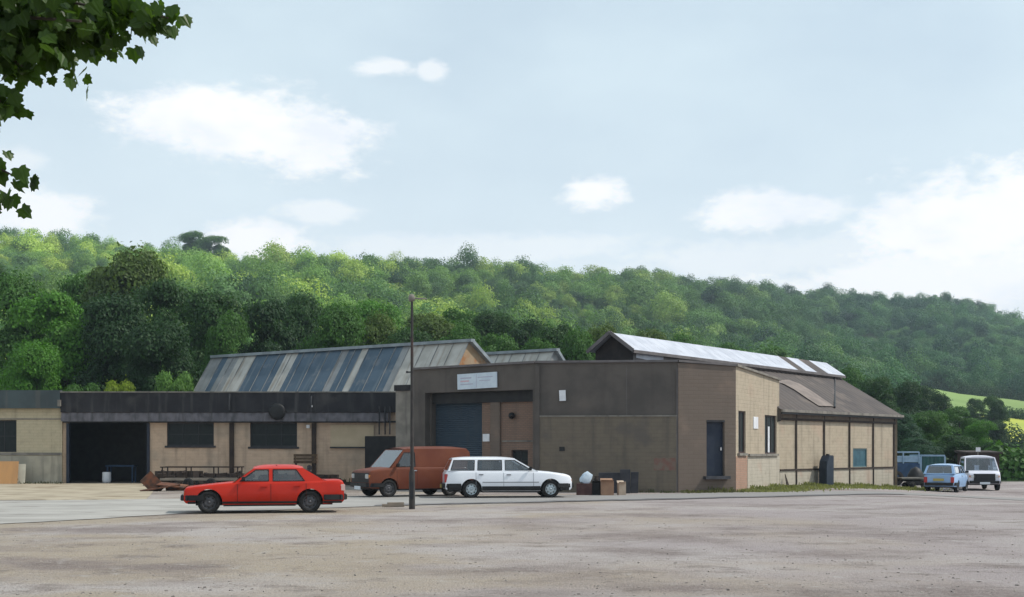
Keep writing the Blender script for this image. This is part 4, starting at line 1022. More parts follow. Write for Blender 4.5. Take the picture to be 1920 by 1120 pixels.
# white pickup facing us
rzp = R(-96); p = xy(1846, 70.0); hd = Vector((math.cos(rzp), math.sin(rzp))); cp = p-hd*2.2
pt_ = [(-2.2, .95), (.3, .95), (.9, 1.02), (1.4, 1.05), (1.9, 1.0), (2.15, .92), (2.2, .86)]
def bed(root, plan, tp):
    k = MB()
    for s in (-1, 1): k.box((-.95, s*.86, 1.1), (2.4, .06, .38))
    k.box((-2.14, 0, 1.1), (.06, 1.78, .38)); k.build('load_bed', M['white_van'], root)
    k = MB(); k.box((2.2, 0, .68), (.06, 1.1, .42)); k.build('front_panel', M['black'], root, bevel=.01)
vehicle('pickup_truck', 'white pickup truck facing us at the far right edge of the yard', (cp.x, cp.y, G(cp.x, cp.y)), rzp, 4.4, 1.90, pt_, .32, (1.45, -1.3), .32, M['white_van'], M['rim_dark'],
        dict(zb=1.0, zr=1.86, tumble=.16, outline=[(.10, .98), (1.62, 1.03), (1.20, 1.74), (.25, 1.76)], windows=[[(1.40, 1.08), (.34, 1.08), (.36, 1.66), (1.08, 1.66)]],
             f0=(1.66, 1.03), f1=(1.20, 1.75), r0=(.08, .98), r1=(.25, 1.76), seats=[.75], doors=[1.2, .2], handles=[.35], plate_dz=-.05, scr=True), M['seam_grey'], cat='pickup truck', plateF=M['plate_white'], bumper=.45, extras=bed)

# ------------------------------------------------------------------ small things in the yard
def gz(p): return G(p.x, p.y)
# lamp post
p = xy(772.5, gy(955)); t_top = zat(566, p.y)
lp = empty('lamp_post', (p.x, p.y, gz(p)), 0, 'thin dark street lamp post standing behind the red car', 'lamp post')
zj = zat(880, p.y)
mb = MB(); mb.tube([(0, 0, -.1), (0, 0, zj-.12), (0, 0, zj)], [.088, .085, .06], 14); mb.build('base', M['post_metal'], lp)
mb = MB(); mb.tube([(0, 0, zj-.02), (0, 0, t_top*.6), (0, 0, t_top)], [.055, .045, .036], 12); mb.build('pole', M['post_metal'], lp)
mb = MB(); mb.tube([(0, 0, t_top-.05), (-.02, 0, t_top+.05), (.05, 0, t_top+.10), (.42, 0, t_top+.08)], [.03, .03, .025, .02], 8); mb.build('arm', M['concrete'], lp)
mb = MB(); mb.lathe([(.01, .12), (.07, .10), (.10, 0), (.08, -.08), (.02, -.10)], (-.01, 0, t_top+.10), axis='Z', n=16); mb.build('lantern', M['concrete'], lp)
mb = MB(); mb.box((.09*0, -.086, .55), (.10, .012, .5)); mb.build('access_door', M['dark_paint'], lp)
mb = MB(); zz = zat(698, p.y); mb.bar((-.02, 0, zz), (-.13, 0, zz), .04); mb.box((-.14, 0, zz), (.06, .06, .06)); mb.build('bracket', M['dark_paint'], lp)
# plank by the post
p = xy(737, gy(951)); mb = MB(); mb.box((0, 0, .05), (.66, .16, .08)); mb.box((.08, .06, .115), (.5, .12, .045), rz=.15); o = mb.build('timber_offcut', M['timber'], loc=(p.x, p.y, gz(p)), bevel=.008); o.rotation_euler.z = .15
tag(o, 'short weathered timber offcuts lying left of the lamp post foot', 'timber')
# plywood sheets on the far left
def leaning(name, label, cat, px, Y, w, h_, m_, rz=0, lean=.2, th=.04):
    p = xy(px, Y); mb = MB(); mb.box((0, 0, h_/2), (w, th, h_)); o = mb.build(name, m_, loc=(p.x, p.y, gz(p)+.01), bevel=.006); o.rotation_euler = (-lean, 0, rz); return tag(o, label, cat)
leaning('plywood_sheet', 'orange-brown plywood sheet leaning at the left edge of the yard', 'board', 7, 66.2, 1.3, 1.15, M['ply'], .1, .25)
leaning('white_board', 'pale board leaning beside the orange plywood', 'board', 36, 66.6, .55, 1.0, M['ply_pale'], .1, .2)
# objects in the dark doorway
p = xy(200, 68.6); mb = MB(); mb.lathe([(.001, 0), (.20, 0), (.22, .1), (.22, .5), (.20, .56), (.001, .56)], (0, 0, 0), axis='Z', n=20); mb.lathe([(.225, .18), (.235, .2), (.225, .22)], (0, 0, 0), axis='Z', n=20)
tag(mb.build('drum', M['white_paint'], loc=(p.x, p.y, 0)), 'small pale drum standing inside the dark open doorway', 'drum')
p = xy(228, 70.0); tr = empty('workbench', (p.x, p.y, 0), 0, 'dark blue workbench deep inside the open doorway', 'workbench')
mb = MB(); mb.box((0, 0, .86), (1.5, .7, .08)); mb.build('bench_top', M['skip_blue'], tr)
for sx in (-.65, .65):
    for sy in (-.28, .28): mb = MB(); mb.box((sx, sy, .41), (.08, .08, .82)); mb.build('leg', M['skip_blue'], tr)
# oil tank / dark cabinet near the van
def cabinet(name, label, cat, px0, px1, py0, Y, m_, depth=.8, ytop=None):
    a_, b_ = xy(px0, Y), xy(px1, Y); h_ = zat(py0, Y); w = b_.x-a_.x
    root = empty(name, ((a_.x+b_.x)/2, Y+depth/2, 0), 0, label, cat)
    mb = MB(); mb.box((0, 0, h_/2), (w, depth, h_)); mb.build('casing', m_, root, bevel=.02)
    mb = MB()
    for s in (-1, 1): mb.box((s*w/4, -depth/2-.012, h_/2), (w/2-.06, .02, h_-.14))
    mb.build('door', m_, root, bevel=.006)
    mb = MB(); mb.box((-.06, -depth/2-.035, h_*.52), (.025, .03, .18)); mb.box((.06, -depth/2-.035, h_*.52), (.025, .03, .18)); mb.build('handle', M['chrome'], root)
    return root
cabinet('steel_cabinet', 'tall black steel cabinet standing against the cream wall behind the van', 'cabinet', 684, 744, 818, 65.6, M['black'])
# scrap heap along the wall
rnd = random.Random(4)
def scrap(px0, px1, Y, hmax, m_, name, label, n=26, seed=1):
    r_ = random.Random(seed); a_, b_ = xy(px0, Y), xy(px1, Y); w = b_.x-a_.x; mb = MB()
    for i in range(n):
        x = (r_.random()-.5)*w; z = r_.random()**1.5*hmax*(1-abs(2*x/w)**3); L_ = r_.uniform(.5, 1.5)
        mb.box((x, r_.uniform(-.5, .5), z/2+.06), (L_*.7, r_.uniform(.06, .3), r_.uniform(.04, .2)), rz=r_.uniform(-.6, .6), tilt=(r_.uniform(-.3, .3), r_.uniform(-.35, .35)))
    for i in range(n//3):
        x = (r_.random()-.5)*w*.8; mb.box((x, r_.uniform(-.3, .3), hmax*.3), (r_.uniform(.3, .6), .4, hmax*.6), rz=r_.random())
    o = mb.build(name, m_, loc=((a_.x+b_.x)/2, Y, 0)); return tag(o, label, 'scrap', kind=None)
scrap(290, 380, 63.5, 1.15, M['dark_scrap'], 'scrap_heap', 'dark heap of scrap metal just right of the open doorway', 60, 2)
scrap(365, 480, 63.8, .95, M['dark_scrap'], 'scrap_heap', 'low dark scrap pile below the first workshop window', 60, 3)
scrap(475, 650, 64.0, .85, M['dark_scrap'], 'scrap_heap', 'long low dark scrap pile behind the red car roof', 80, 5)
# rusty plates
p = xy(300, 55.0)
mb = MB()
mb.box((0, 0, .14), (1.6, .9, .05), rz=.3, tilt=(0, -.16)); mb.box((-.35, .2, .3), (.9, .06, .6), rz=.5, tilt=(0, .8)); mb.box((.5, 0, .25), (1.2, .5, .04), rz=-.2, tilt=(.2, .1)); mb.box((.9, .3, .12), (1.4, .4, .2), rz=.1)
tag(mb.build('steel_plates', M['rust'], loc=(p.x, p.y, 0)), 'rusty brown steel plates dumped beside the apron', 'steel plates')
# storage rack with pale rail behind the red bonnet
p0_, p1_ = xy(300, 58), xy(450, 58); root = empty('trailer_frame', ((p0_.x+p1_.x)/2, 58, 0), 0, 'low dark steel trailer frame behind the red car bonnet', 'trailer')
w = p1_.x-p0_.x
mb = MB(); mb.bar((-w/2, 0, .42), (w/2, 0, .42), .08, .10); mb.bar((-w/2, .9, .42), (w/2, .9, .42), .08, .10)
for x in (-w/2+.2, -w/4, 0, w/4, w/2-.2): mb.bar((x, 0, .42), (x, .9, .42), .06)
mb.build('chassis', M['timber'], root)
mb = MB()
for x in (-w/2+.1, -.6, .6, w/2-.1):
    mb.bar((x, 0, .45), (x, 0, .95), .05); mb.bar((x, .9, .45), (x, .9, .95), .05)
mb.bar((-w/2, 0, .95), (w/2, 0, .95), .05); mb.bar((-w/2, .9, .95), (w/2, .9, .95), .05); mb.build('side_rail', M['dark_scrap'], root)
for x in (-.5, .5):
    for y_ in (-.05, .95):
        k = MB(); k.lathe([(.10, -.06), (.20, -.07), (.24, 0), (.20, .07), (.10, .06)], (x, y_, .24), n=20); k.build('wheel', M['tyre'], root)
# crate on the wall pier
pz = xy(573, 66.2); root = empty('wooden_crate', (pz.x, pz.y, 0), 0, 'brown wooden crate on a stand in front of the wall, behind the red car', 'crate')
zc0, zc1 = zat(869, 66.2), zat(852, 66.2); mb = MB()
for i in range(3): mb.box((0, -.2, zc0+.08+i*.155), (1.1, .03, .13)); mb.box((0, .2, zc0+.08+i*.155), (1.1, .03, .13)); mb.box((-.55, 0, zc0+.08+i*.155), (.03, .4, .13)); mb.box((.55, 0, zc0+.08+i*.155), (.03, .4, .13))
for x in (-.48, .48): mb.box((x, -.225, (zc0+zc1)/2), (.06, .03, zc1-zc0))
mb.box((0, 0, zc0+.01), (1.06, .38, .03)); mb.build('box', mat('crate_wood', (.11, .075, .045), (.07, .045, .03), rough=.85, scale=5), root)
for sx in (-.48, .48):
    for sy in (-.16, .16): mb = MB(); mb.box((sx, sy, zc0/2), (.06, .06, zc0)); mb.build('leg', M['dark_scrap'], root)

# boxes and rubbish in front of the grey wall
def carton(name, label, px0, px1, py0, Y, m_, depth=.5, rz=0, flap=True, cat='box'):
    a_, b_ = xy(px0, Y), xy(px1, Y); h_ = zat(py0, Y)-G(a_.x, Y); w = b_.x-a_.x
    root = empty(name, ((a_.x+b_.x)/2, Y+depth/2, G(a_.x, Y)), rz, label, cat)
    mb = MB(); mb.box((0, 0, h_/2), (w, depth, h_)); mb.build('box', m_, root, bevel=.01)
    if flap:
        mb = MB(); mb.box((-.02, -depth/2-.07, h_+.01), (w-.02, .20, .012), tilt=(-.35, 0)); mb.build('flap', m_, root); mb = MB(); mb.box((0, depth/2+.05, h_+.03), (w-.02, .2, .012), tilt=(.5, 0)); mb.build('flap', m_, root)
    return root
carton('cardboard_box', 'orange-brown cardboard box with open flaps near the grey wall', 1127, 1151, 902, 49.6, M['card'])
carton('cardboard_box', 'small pale cardboard carton right of the orange-brown box', 1159, 1173, 906, 49.9, M['card_pale'], .35, .1)
carton('maroon_crate', 'low dark maroon box just in front of the estate car nose', 1082, 1110, 907, 49.8, M['maroon_box'], .6, 0, False)
carton('black_box', 'black open box between the maroon box and the cardboard box', 1111, 1126, 904, 50.0, M['black'], .6, 0, True)
mb = MB(); rr = random.Random(9); P = []   # stuffed sack
for i in range(11):
    t = i/10; r_ = .20*math.sin(math.pi*min(.90, .16+t*.78))**.35; P.append([((abs(math.cos(a))**.55*math.copysign(1, math.cos(a))*r_)*(1+.10*rr.uniform(-1, 1)), abs(math.sin(a))**.6*math.copysign(1, math.sin(a))*r_*.6*(1+.10*rr.uniform(-1, 1)), t*.46+.02*math.sin(3*a+i)) for a in [2*math.pi*k/14 for k in range(15)]])
for r_ in P: r_[-1] = r_[0]
mb.grid(P); mb.face(P[-1][:-1]); p = xy(1099, 49.9)
o = mb.build('sack', M['sack'], loc=(p.x-.12, p.y+.15, G(p.x, p.y)+zat(907.5, 49.9)+.02)); o.rotation_euler = (.1, .62, .3); tag(o, 'bulging pale blue-white sack lying on the maroon box', 'sack')
mb = MB(); mb.lathe([(.001, 0), (.07, 0), (.08, .12), (.05, .16), (.001, .16)], (0, 0, 0), axis='Z', n=14); mb.box((.02, 0, .19), (.16, .1, .05), rz=.4)
p = xy(1118, 50.25); tag(mb.build('tin_can', M['dark_scrap'], loc=(p.x, p.y, zat(904, 50)+.0)), 'small dark tin standing on the black box', 'tin')
leaning('slate_sheet', 'wide dark grey sheet leaning on the grey wall behind the cardboard box', 'sheet', 1142, 52.2, .85, .82, M['slate'], .02, -.0-.18, .05)
leaning('slate_sheet', 'tall narrow dark grey sheet leaning behind the pale carton', 'sheet', 1172, 52.0, .4, .95, M['slate'], -.05, -.18, .05)
leaning('slate_sheet', 'rightmost dark grey sheet leaning on the grey wall', 'sheet', 1189, 52.3, .3, .84, M['slate'], .08, -.16, .05)
# dark tank against hall wall
p = pt(1532, D, Fp)+n2*.5; rzw = math.atan2(d2.y, d2.x); hT = zat(852, p.y)-gz(p)
root = empty('oil_tank', (p.x, p.y, gz(p)-.05), rzw, 'dark blue-black upright oil tank with chamfered top beside the hall wall', 'tank')
prof = [(-.45, 0), (.35, 0), (.35, hT), (-.12, hT), (-.38, hT*.82), (-.45, hT*.6)]
mb = MB(); fr_ = [(x, -.2, z) for x, z in prof]; bk = [(x, .2, z) for x, z in prof]; mb.face(fr_); mb.face(bk[::-1])
for i in range(len(prof)): j = (i+1) % len(prof); mb.face([fr_[j], fr_[i], bk[i], bk[j]])
mb.build('tank', mat('tank_paint', (.012, .02, .035), (.02, .03, .045), rough=.5, scale=3), root, bevel=.03)
mb = MB(); mb.lathe([(.09, 0), (.09, .06), (.001, .07)], (.1, 0, hT), axis='Z', n=14); mb.build('filler_cap', M['black'], root)
# broken slate against the wall
p = pt(1468, D, Fp)+n2*.25; mb = MB(); mb.face([(-.14, -.03, 0), (.14, -.03, 0), (-.06, .1, .62)]); mb.face([(.14, .0, 0), (-.14, .0, 0), (-.06, .13, .62)]); mb.face([(-.14, -.03, 0), (-.06, .1, .62), (-.06, .13, .62), (-.14, 0, 0)]); mb.face([(.14, -.03, 0), (.14, 0, 0), (-.06, .13, .62), (-.06, .1, .62)])
o = mb.build('broken_slate', M['dark_scrap'], loc=(p.x, p.y, gz(p))); o.rotation_euler.z = rzw; tag(o, 'pointed dark shard leaning on the hall wall at its left corner', 'shard')
# things right of the hall
def skip_lorry():
    Y = 80; a_, b_ = xy(1668, Y), xy(1724, Y); w = b_.x-a_.x; root = empty('tipper_lorry', ((a_.x+b_.x)/2, Y+1, G(a_.x, Y)), 0, 'dark blue lorry body with pale blue top rail behind the hall corner', 'lorry')
    g0 = G(a_.x, Y); z1, z2 = zat(868, Y)-g0, zat(848, Y)-g0
    mb = MB(); mb.box((0, 0, z1/2+.25), (w, 2.2, z1-.5)); mb.build('body', M['skip_blue'], root, bevel=.04)
    mb = MB(); mb.box((0, 0, (z1+z2)/2-.1), (w*.98, 2.1, .36)); mb.bar((-w/2, -1.08, z2), (w/2-.05, -1.08, z2), .08, .1)
    for x in (-w/2+.05, -.1, w/2-.05): mb.bar((x, -1.08, z1-.05), (x, -1.08, z2), .07)
    mb.build('top_rail', M['pale_blue'], root)
    for x in (-.5, .6):
        k = MB(); k.lathe([(.2, -.12), (.42, -.14), (.46, 0), (.42, .14), (.2, .12), (.001, .1)], (x, -1.0, .44), n=20); k.build('wheel', M['tyre'], root)
    k = MB(); k.box((0, 0, .45), (w*.9, 1.6, .25)); k.build('chassis', M['black'], root)
skip_lorry()
def container():
    Y = 82; a_, b_ = xy(1727, Y), xy(1772, Y); w = b_.x-a_.x; g0 = G(a_.x, Y); hh = zat(853, Y)-g0
    root = empty('steel_container', ((a_.x+b_.x)/2, Y+1.2, g0), 0, 'dark green steel container behind the light blue car', 'container')
    mb = MB(); P = [[], []]
    for i in range(int(w/.06)+1):
        x = -w/2+i*.06; o_ = -1.15-.03*(1 if (i//2) % 2 else 0); P[0].append((x, o_, .12)); P[1].append((x, o_, hh-.1))
    mb.grid(P, sm=False); mb.box((0, .02, hh/2), (w, 2.3, hh-.15)); mb.build('body', M['green_box'], root)
    mb = MB(); mb.bar((-w/2, -1.15, hh-.05), (w/2, -1.15, hh-.05), .1); mb.bar((-w/2, 1.15, hh-.05), (w/2, 1.15, hh-.05), .1)
    for s in (-1, 1): mb.bar((s*w/2, -1.15, 0), (s*w/2, -1.15, hh-.1), .1)
    mb.build('frame', M['pale_blue'], root)
container()
p = xy(1706, 70.5); g0 = gz(p); root = empty('flat_trailer', (p.x, p.y, g0), .1, 'low grey flat trailer beside the hall corner', 'trailer')
hh = zat(897, 70.5)-g0
mb = MB(); mb.box((0, 0, hh), (1.25, .9, .09)); mb.build('deck', M['concrete'], root, bevel=.01)
mb = MB(); mb.bar((-.5, 0, hh-.1), (.55, 0, hh-.1), .12); mb.bar((.55, 0, hh-.1), (.95, 0, hh-.3), .07); mb.build('drawbar', M['black'], root)
for s in (-1, 1):
    k = MB(); k.lathe([(.06, -.06), (.15, -.07), (.18, 0), (.15, .07), (.06, .06), (.001, .05)], (-.1, s*.42, .18), n=18); k.build('wheel', M['tyre'], root)
p = xy(1717, 74.5); g0 = gz(p); root = empty('compressor', (p.x, p.y, g0), 0, 'rounded black covered machine between the blue lorry and the container', 'machine')
mb = MB(); P = []
for i in range(9):
    t = i/8; r_ = math.cos(t*math.pi/2)**.5; P.append([(r_*.55*math.cos(a), r_*.5*math.sin(a), .15+t*1.05) for a in [2*math.pi*k/16 for k in range(17)]])
mb.grid(P); mb.build('cover', M['black'], root)
mb = MB()
for s in (-1, 1): mb.lathe([(.05, -.05), (.16, -.06), (.18, 0), (.16, .06), (.05, .05)], (s*.3, -.45, .18), n=16)
mb.build('wheel', M['tyre'], root)
# brown hut with a white notice behind the pickup
Y = 84; a_, b_ = xy(1815, Y), xy(1874, Y); g0 = G(a_.x, Y); w = b_.x-a_.x; hh = zat(850, Y)-g0
root = empty('site_hut', ((a_.x+b_.x)/2, Y+1, g0), 0, 'low dark brown hut behind the white pickup', 'hut')
mb = MB(); mb.box((0, 0, hh/2), (w, 2, hh)); mb.build('wall', mat('hut_boards', (.06, .035, .03), (.04, .026, .024), rough=.85), root)
mb = MB(); mb.box((0, 0, hh+.06), (w+.3, 2.3, .12), tilt=(.05, 0)); mb.build('roof', M['dark_scrap'], root)
mb = MB(); mb.box((-.4, -1.02, hh*.45), (.7, .05, hh*.85)); mb.build('door', M['dark_paint'], root)
p = at(1834, 843, 82.5); root = empty('small_sign', (p.x, p.y, G(p.x, p.y)), 0, 'small white square sign on a post above the pickup roof', 'sign')
mb = MB(); zz = p.z-G(p.x, p.y); mb.box((0, 0, zz), (.28, .03, .26)); mb.build('board', M['white_paint'], root)
mb = MB(); mb.tube([(0, .04, 0), (0, .04, zz)], .03, 8); mb.build('post', M['concrete'], root)

# ------------------------------------------------------------------ vegetation
def mesh_np(name, V_, Fq, mats, parent=None, tint=None, smooth_=False):
    me = bpy.data.meshes.new(name); nv, nf, k = len(V_), len(Fq), Fq.shape[1]
    me.vertices.add(nv); me.vertices.foreach_set('co', V_.astype(np.float32).ravel())
    me.loops.add(nf*k); me.loops.foreach_set('vertex_index', Fq.astype(np.int32).ravel())
    me.polygons.add(nf); me.polygons.foreach_set('loop_start', np.arange(0, nf*k, k, dtype=np.int32)); me.polygons.foreach_set('loop_total', np.full(nf, k, dtype=np.int32))
    me.polygons.foreach_set('use_smooth', np.full(nf, smooth_))
    if tint is not None:
        a = me.color_attributes.new('tint', 'FLOAT_COLOR', 'POINT'); a.data.foreach_set('color', tint.astype(np.float32).ravel())
    me.materials.append(mats); me.update(); me.validate()
    o = bpy.data.objects.new(name, me); COL.objects.link(o)
    if parent: o.parent = parent
    return o
def cards(c, n, size, rng, aspect=.75):
    """rhombic leaf cards: centres c, normals n"""
    N = len(c); r = rng.normal(size=(N, 3)); u = np.cross(n, r); u /= np.linalg.norm(u, axis=1)[:, None]+1e-9; v = np.cross(n, u)
    s = size[:, None]; V_ = np.empty((N, 4, 3)); V_[:, 0] = c-u*s; V_[:, 1] = c-v*s*aspect+n*s*.15; V_[:, 2] = c+u*s; V_[:, 3] = c+v*s*aspect+n*s*.15
    return V_.reshape(-1, 3), np.arange(4*N).reshape(N, 4)
def crown_cards(rng, nclump, per, leaf, zc=.56, zr=.42, rr=.62, cr=(.26, .42), squash=.8, h0=1.0, jit=.24, frag=.78):
    C, Nn, S = [], [], []
    for i in range(nclump):
        a = rng.uniform(0, 2*np.pi); zz = rng.uniform(-1, 1)*.95; rad = rr*math.sqrt(max(.05, 1-zz*zz))*rng.uniform(.45, 1)
        cc = np.array([rad*math.cos(a), rad*math.sin(a), (zc+zz*zr*.80)*h0]); R_ = rng.uniform(*cr)
        d = rng.normal(size=(per, 3)); d /= np.linalg.norm(d, axis=1)[:, None]
        d[:, 2] = np.where(d[:, 2] < -.35, -d[:, 2], d[:, 2])
        bump = 1+.18*np.sin(d[:, 0]*5+i)*np.sin(d[:, 1]*5+2*i)*np.sin(d[:, 2]*4)
        rad_ = R_*bump*(frag+(1.10-frag)*rng.random(per)**.7)*(1+.22*(rng.random(per) > .93))
        C.append(cc+d*rad_[:, None]*np.array([1, 1, squash])); nn = d*1.0+rng.normal(size=(per, 3))*jit+np.array([0, 0, .15]); nn /= np.linalg.norm(nn, axis=1)[:, None]; Nn.append(nn)
        S.append(leaf*rng.uniform(.6, 1.35, per))
    return np.concatenate(C), np.concatenate(Nn), np.concatenate(S)
rng = np.random.default_rng(5)
H0 = 2.7
def unit_tree(seed, nclump=20, per=330, leaf=.035, **k):
    rg = np.random.default_rng(seed); c, n, s = crown_cards(rg, nclump, per, leaf, **k)
    return cards(c, n, s, rg)
PROTO = {}
def proto(kind):
    if kind in PROTO: return PROTO[kind]
    sd, args = {'round': (1, dict(nclump=30, per=1150, leaf=.027, cr=(.22, .46))), 'tall': (2, dict(nclump=34, per=1000, leaf=.027, rr=.64, cr=(.2, .42))), 'broad': (3, dict(nclump=34, per=1000, leaf=.027, rr=.74, cr=(.2, .44))),
                'bush': (4, dict(nclump=22, per=900, leaf=.034, zc=.48, zr=.52, cr=(.3, .45))), 'round2': (7, dict(nclump=28, per=1150, leaf=.027, rr=.66, cr=(.2, .50))), 'tall2': (8, dict(nclump=38, per=950, leaf=.026, rr=.68, cr=(.18, .40)))}[kind]
    V_, Fq = unit_tree(sd, h0=H0, zr=args.pop('zr', .46), squash=.85, jit=.42, frag=.6, **args); o = mesh_np('crown', V_, Fq, M['leaf'])
    # trunk in unit space
    rg = random.Random(sd); mb = MB()
    pts = [(0, 0, -.03), (.01, 0, .25), (.02, .01, .8), (0, .02, 1.4), (.02, 0, 2.0)]; mb.tube(pts, [.05, .04, .035, .025, .012], 8)
    for i in range(6):
        a = rg.uniform(0, 6.28); z = rg.uniform(.5, 1.4); l_ = rg.uniform(.3, .5)
        mb.tube([(0, 0, z), (l_*.5*math.cos(a), l_*.5*math.sin(a), z+.2), (l_*math.cos(a), l_*math.sin(a), z+.5)], [.02, .014, .006], 6)
    t = mb.build('trunk', M['bark'])
    me_c, me_t = o.data, t.data; bpy.data.objects.remove(o); bpy.data.objects.remove(t)
    PROTO[kind] = (me_c, me_t); return PROTO[kind]
def tree(px, ytop, hw, Y, kind, tint, label, name='broadleaf_tree', rz=None, cat='tree', group=None):
    p = xy(px, Y); g0 = T(p.x, p.y); H = zat(ytop, Y)-g0; Wd = hw/F*Y
    root = empty(name, (p.x, p.y, g0), 0, label, cat, group)
    mc, mt = proto(kind)
    c = bpy.data.objects.new('crown', mc); COL.objects.link(c); c.parent = root; t = bpy.data.objects.new('trunk', mt); COL.objects.link(t); t.parent = root
    ang = (px*.37+ytop*.11) % 6.28 if rz is None else rz
    for o in (c, t): o.scale = (Wd*1.2, Wd*1.2, H/H0*1.0); o.rotation_euler.z = ang
    c.color = (*tint, 1); return root
DG = (.026, .066, .020); DG2 = (.036, .088, .022); MG = (.06, .145, .026); BG = (.075, .20, .022); LG = (.12, .24, .05); YG = (.22, .30, .03); OL = (.085, .135, .028); BLG = (.035, .085, .045)
SK = (.09, .18, .05)
TREES = [
 (-60, 480, 90, 100, 'tall', DG2, 'dark tree cut off by the left edge of the picture'),
 (30, 515, 85, 96, 'round', MG, 'leafy mid green tree at the far left behind the teal fascia'),
 (110, 545, 95, 88, 'broad', BG, 'bright green bushy tree with sunlit leaves at the left'),
 (160, 520, 70, 112, 'tall2', MG, 'mid green tree behind the bright green one on the left'),
 (240, 472, 95, 108, 'round', OL, 'tallest olive green tree with a feathery domed top'),
 (215, 560, 85, 86, 'tall2', DG, 'very dark tree directly above the open doorway'),
 (320, 520, 85, 96, 'broad', DG2, 'broad dark tree right of the tallest olive one'),
 (300, 600, 70, 82, 'round2', DG, 'low dark tree close behind the low workshop roof'),
 (395, 545, 75, 92, 'tall', DG2, 'dark tree whose crown overhangs the left end of the striped roof'),
 (425, 590, 50, 88, 'round', MG, 'small mid green tree at the upper left of the striped roof'),
 (330, 655, 36, 78.5, 'bush', LG, 'light green young tree beside the left end of the striped roof'),
 (228, 676, 32, 78, 'bush', YG, 'yellow-green bush showing above the dark fascia'),
 (150, 682, 40, 78, 'bush', MG, 'mid green bush above the fascia over the doorway'),
 (70, 640, 60, 80, 'round2', BG, 'bright leafy bush at the left above the workshop roof'),
 (500, 558, 70, 98, 'broad', DG, 'dark spreading tree behind the middle of the striped roof'),
 (560, 552, 60, 110, 'round', DG2, 'dark round tree between the spreading tree and the green one'),
 (635, 566, 66, 92, 'round2', MG, 'fresh green round tree behind the striped roof, left of the lamp post'),
 (700, 590, 55, 98, 'round', OL, 'olive tree just left of the lamp post top'),
 (760, 610, 60, 92, 'broad', DG2, 'low dark tree directly behind the lamp post'),
 (690, 560, 70, 128, 'broad', BG, 'bright green tree behind the olive one near the lamp post'),
 (800, 585, 70, 118, 'round2', OL, 'olive scrubby tree right of the lamp post top'),
 (860, 575, 60, 128, 'broad', MG, 'mid green tree on the slope above the gable end'),
 (860, 612, 55, 96, 'round', MG, 'green tree immediately behind the ridge of the striped roof'),
 (930, 588, 62, 122, 'tall2', DG2, 'dark tree on the lower slope above the small grey roof'),
 (930, 622, 52, 98, 'broad', MG, 'leafy tree behind the small grey roof'),
 (985, 600, 55, 112, 'round', DG, 'very dark rounded tree above the right end of the small grey roof'),
 (1045, 605, 60, 106, 'broad', DG2, 'dark bushy tree between the small grey roof and the white roof'),
 (1010, 632, 42, 94, 'round2', MG, 'small green tree behind the tip of the small grey roof'),
 (1085, 618, 46, 98, 'round', MG, 'green tree left of the black gable'),
 (1130, 607, 50, 108, 'broad', OL, 'olive brown tree touching the black gable peak'),
 (1215, 614, 50, 122, 'broad', OL, 'olive tree just above the start of the white roof'),
 (1290, 628, 50, 135, 'round', MG, 'mid green tree above the white roof'),
 (1370, 640, 52, 150, 'broad', MG, 'green tree above the middle of the white roof'),
 (1450, 650, 50, 160, 'round2', MG, 'leafy green tree above the right half of the white roof'),
 (1520, 668, 46, 170, 'broad', BLG, 'blue-green tree above the far end of the white roof'),
 (1585, 690, 42, 150, 'round', MG, 'green tree just beyond the far end of the white roof'),
 (1645, 704, 44, 128, 'broad', DG2, 'dark tree above the end of the brown sloping roof'),
 (1695, 716, 42, 140, 'round', DG, 'very dark tree at the left end of the upper meadow'),
 (1735, 722, 40, 165, 'broad', DG, 'dark tree standing against the upper meadow'),
 (1690, 775, 42, 105, 'tall2', BLG, 'blue-green tree right behind the hall corner'),
 (1742, 770, 44, 112, 'round2', MG, 'broad green tree above the green container'),
 (1800, 762, 42, 135, 'tall', MG, 'green tree in the middle of the trees right of the hall'),
 (1840, 790, 38, 118, 'round', BG, 'sunlit green tree sloping down towards the yellow meadow'),
 (1790, 815, 46, 100, 'broad', DG2, 'dark low tree directly behind the light blue car'),
 (1720, 820, 40, 92, 'round2', BLG, 'low blue-green tree behind the blue lorry'),
 (1862, 830, 34, 98, 'round', DG, 'very dark tree right behind the white pickup'),
 (1915, 850, 32, 100, 'broad', DG2, 'dark hedge-like tree at the right edge of the picture'),
 (1862, 743, 26, 215, 'round', DG2, 'neat round dark tree standing in the upper meadow'),
 (1828, 746, 22, 225, 'broad', DG2, 'smaller dark tree left of the neat round one in the meadow'),
 (1872, 792, 20, 185, 'round2', DG, 'dark bush above the yellow meadow'),
 (1650, 800, 30, 96, 'tall', DG, 'dark narrow tree hidden half behind the hall end'),
 (2045, 800, 60, 120, 'round', DG2, 'dark tree just outside the right edge'),
 (364, 433, 30, 505, 'round2', SK, 'left tree of the prominent dark clump on the skyline'),
 (402, 441, 32, 505, 'broad', SK, 'right tree of the prominent dark clump on the skyline'),
]
for t in TREES: tree(*t)

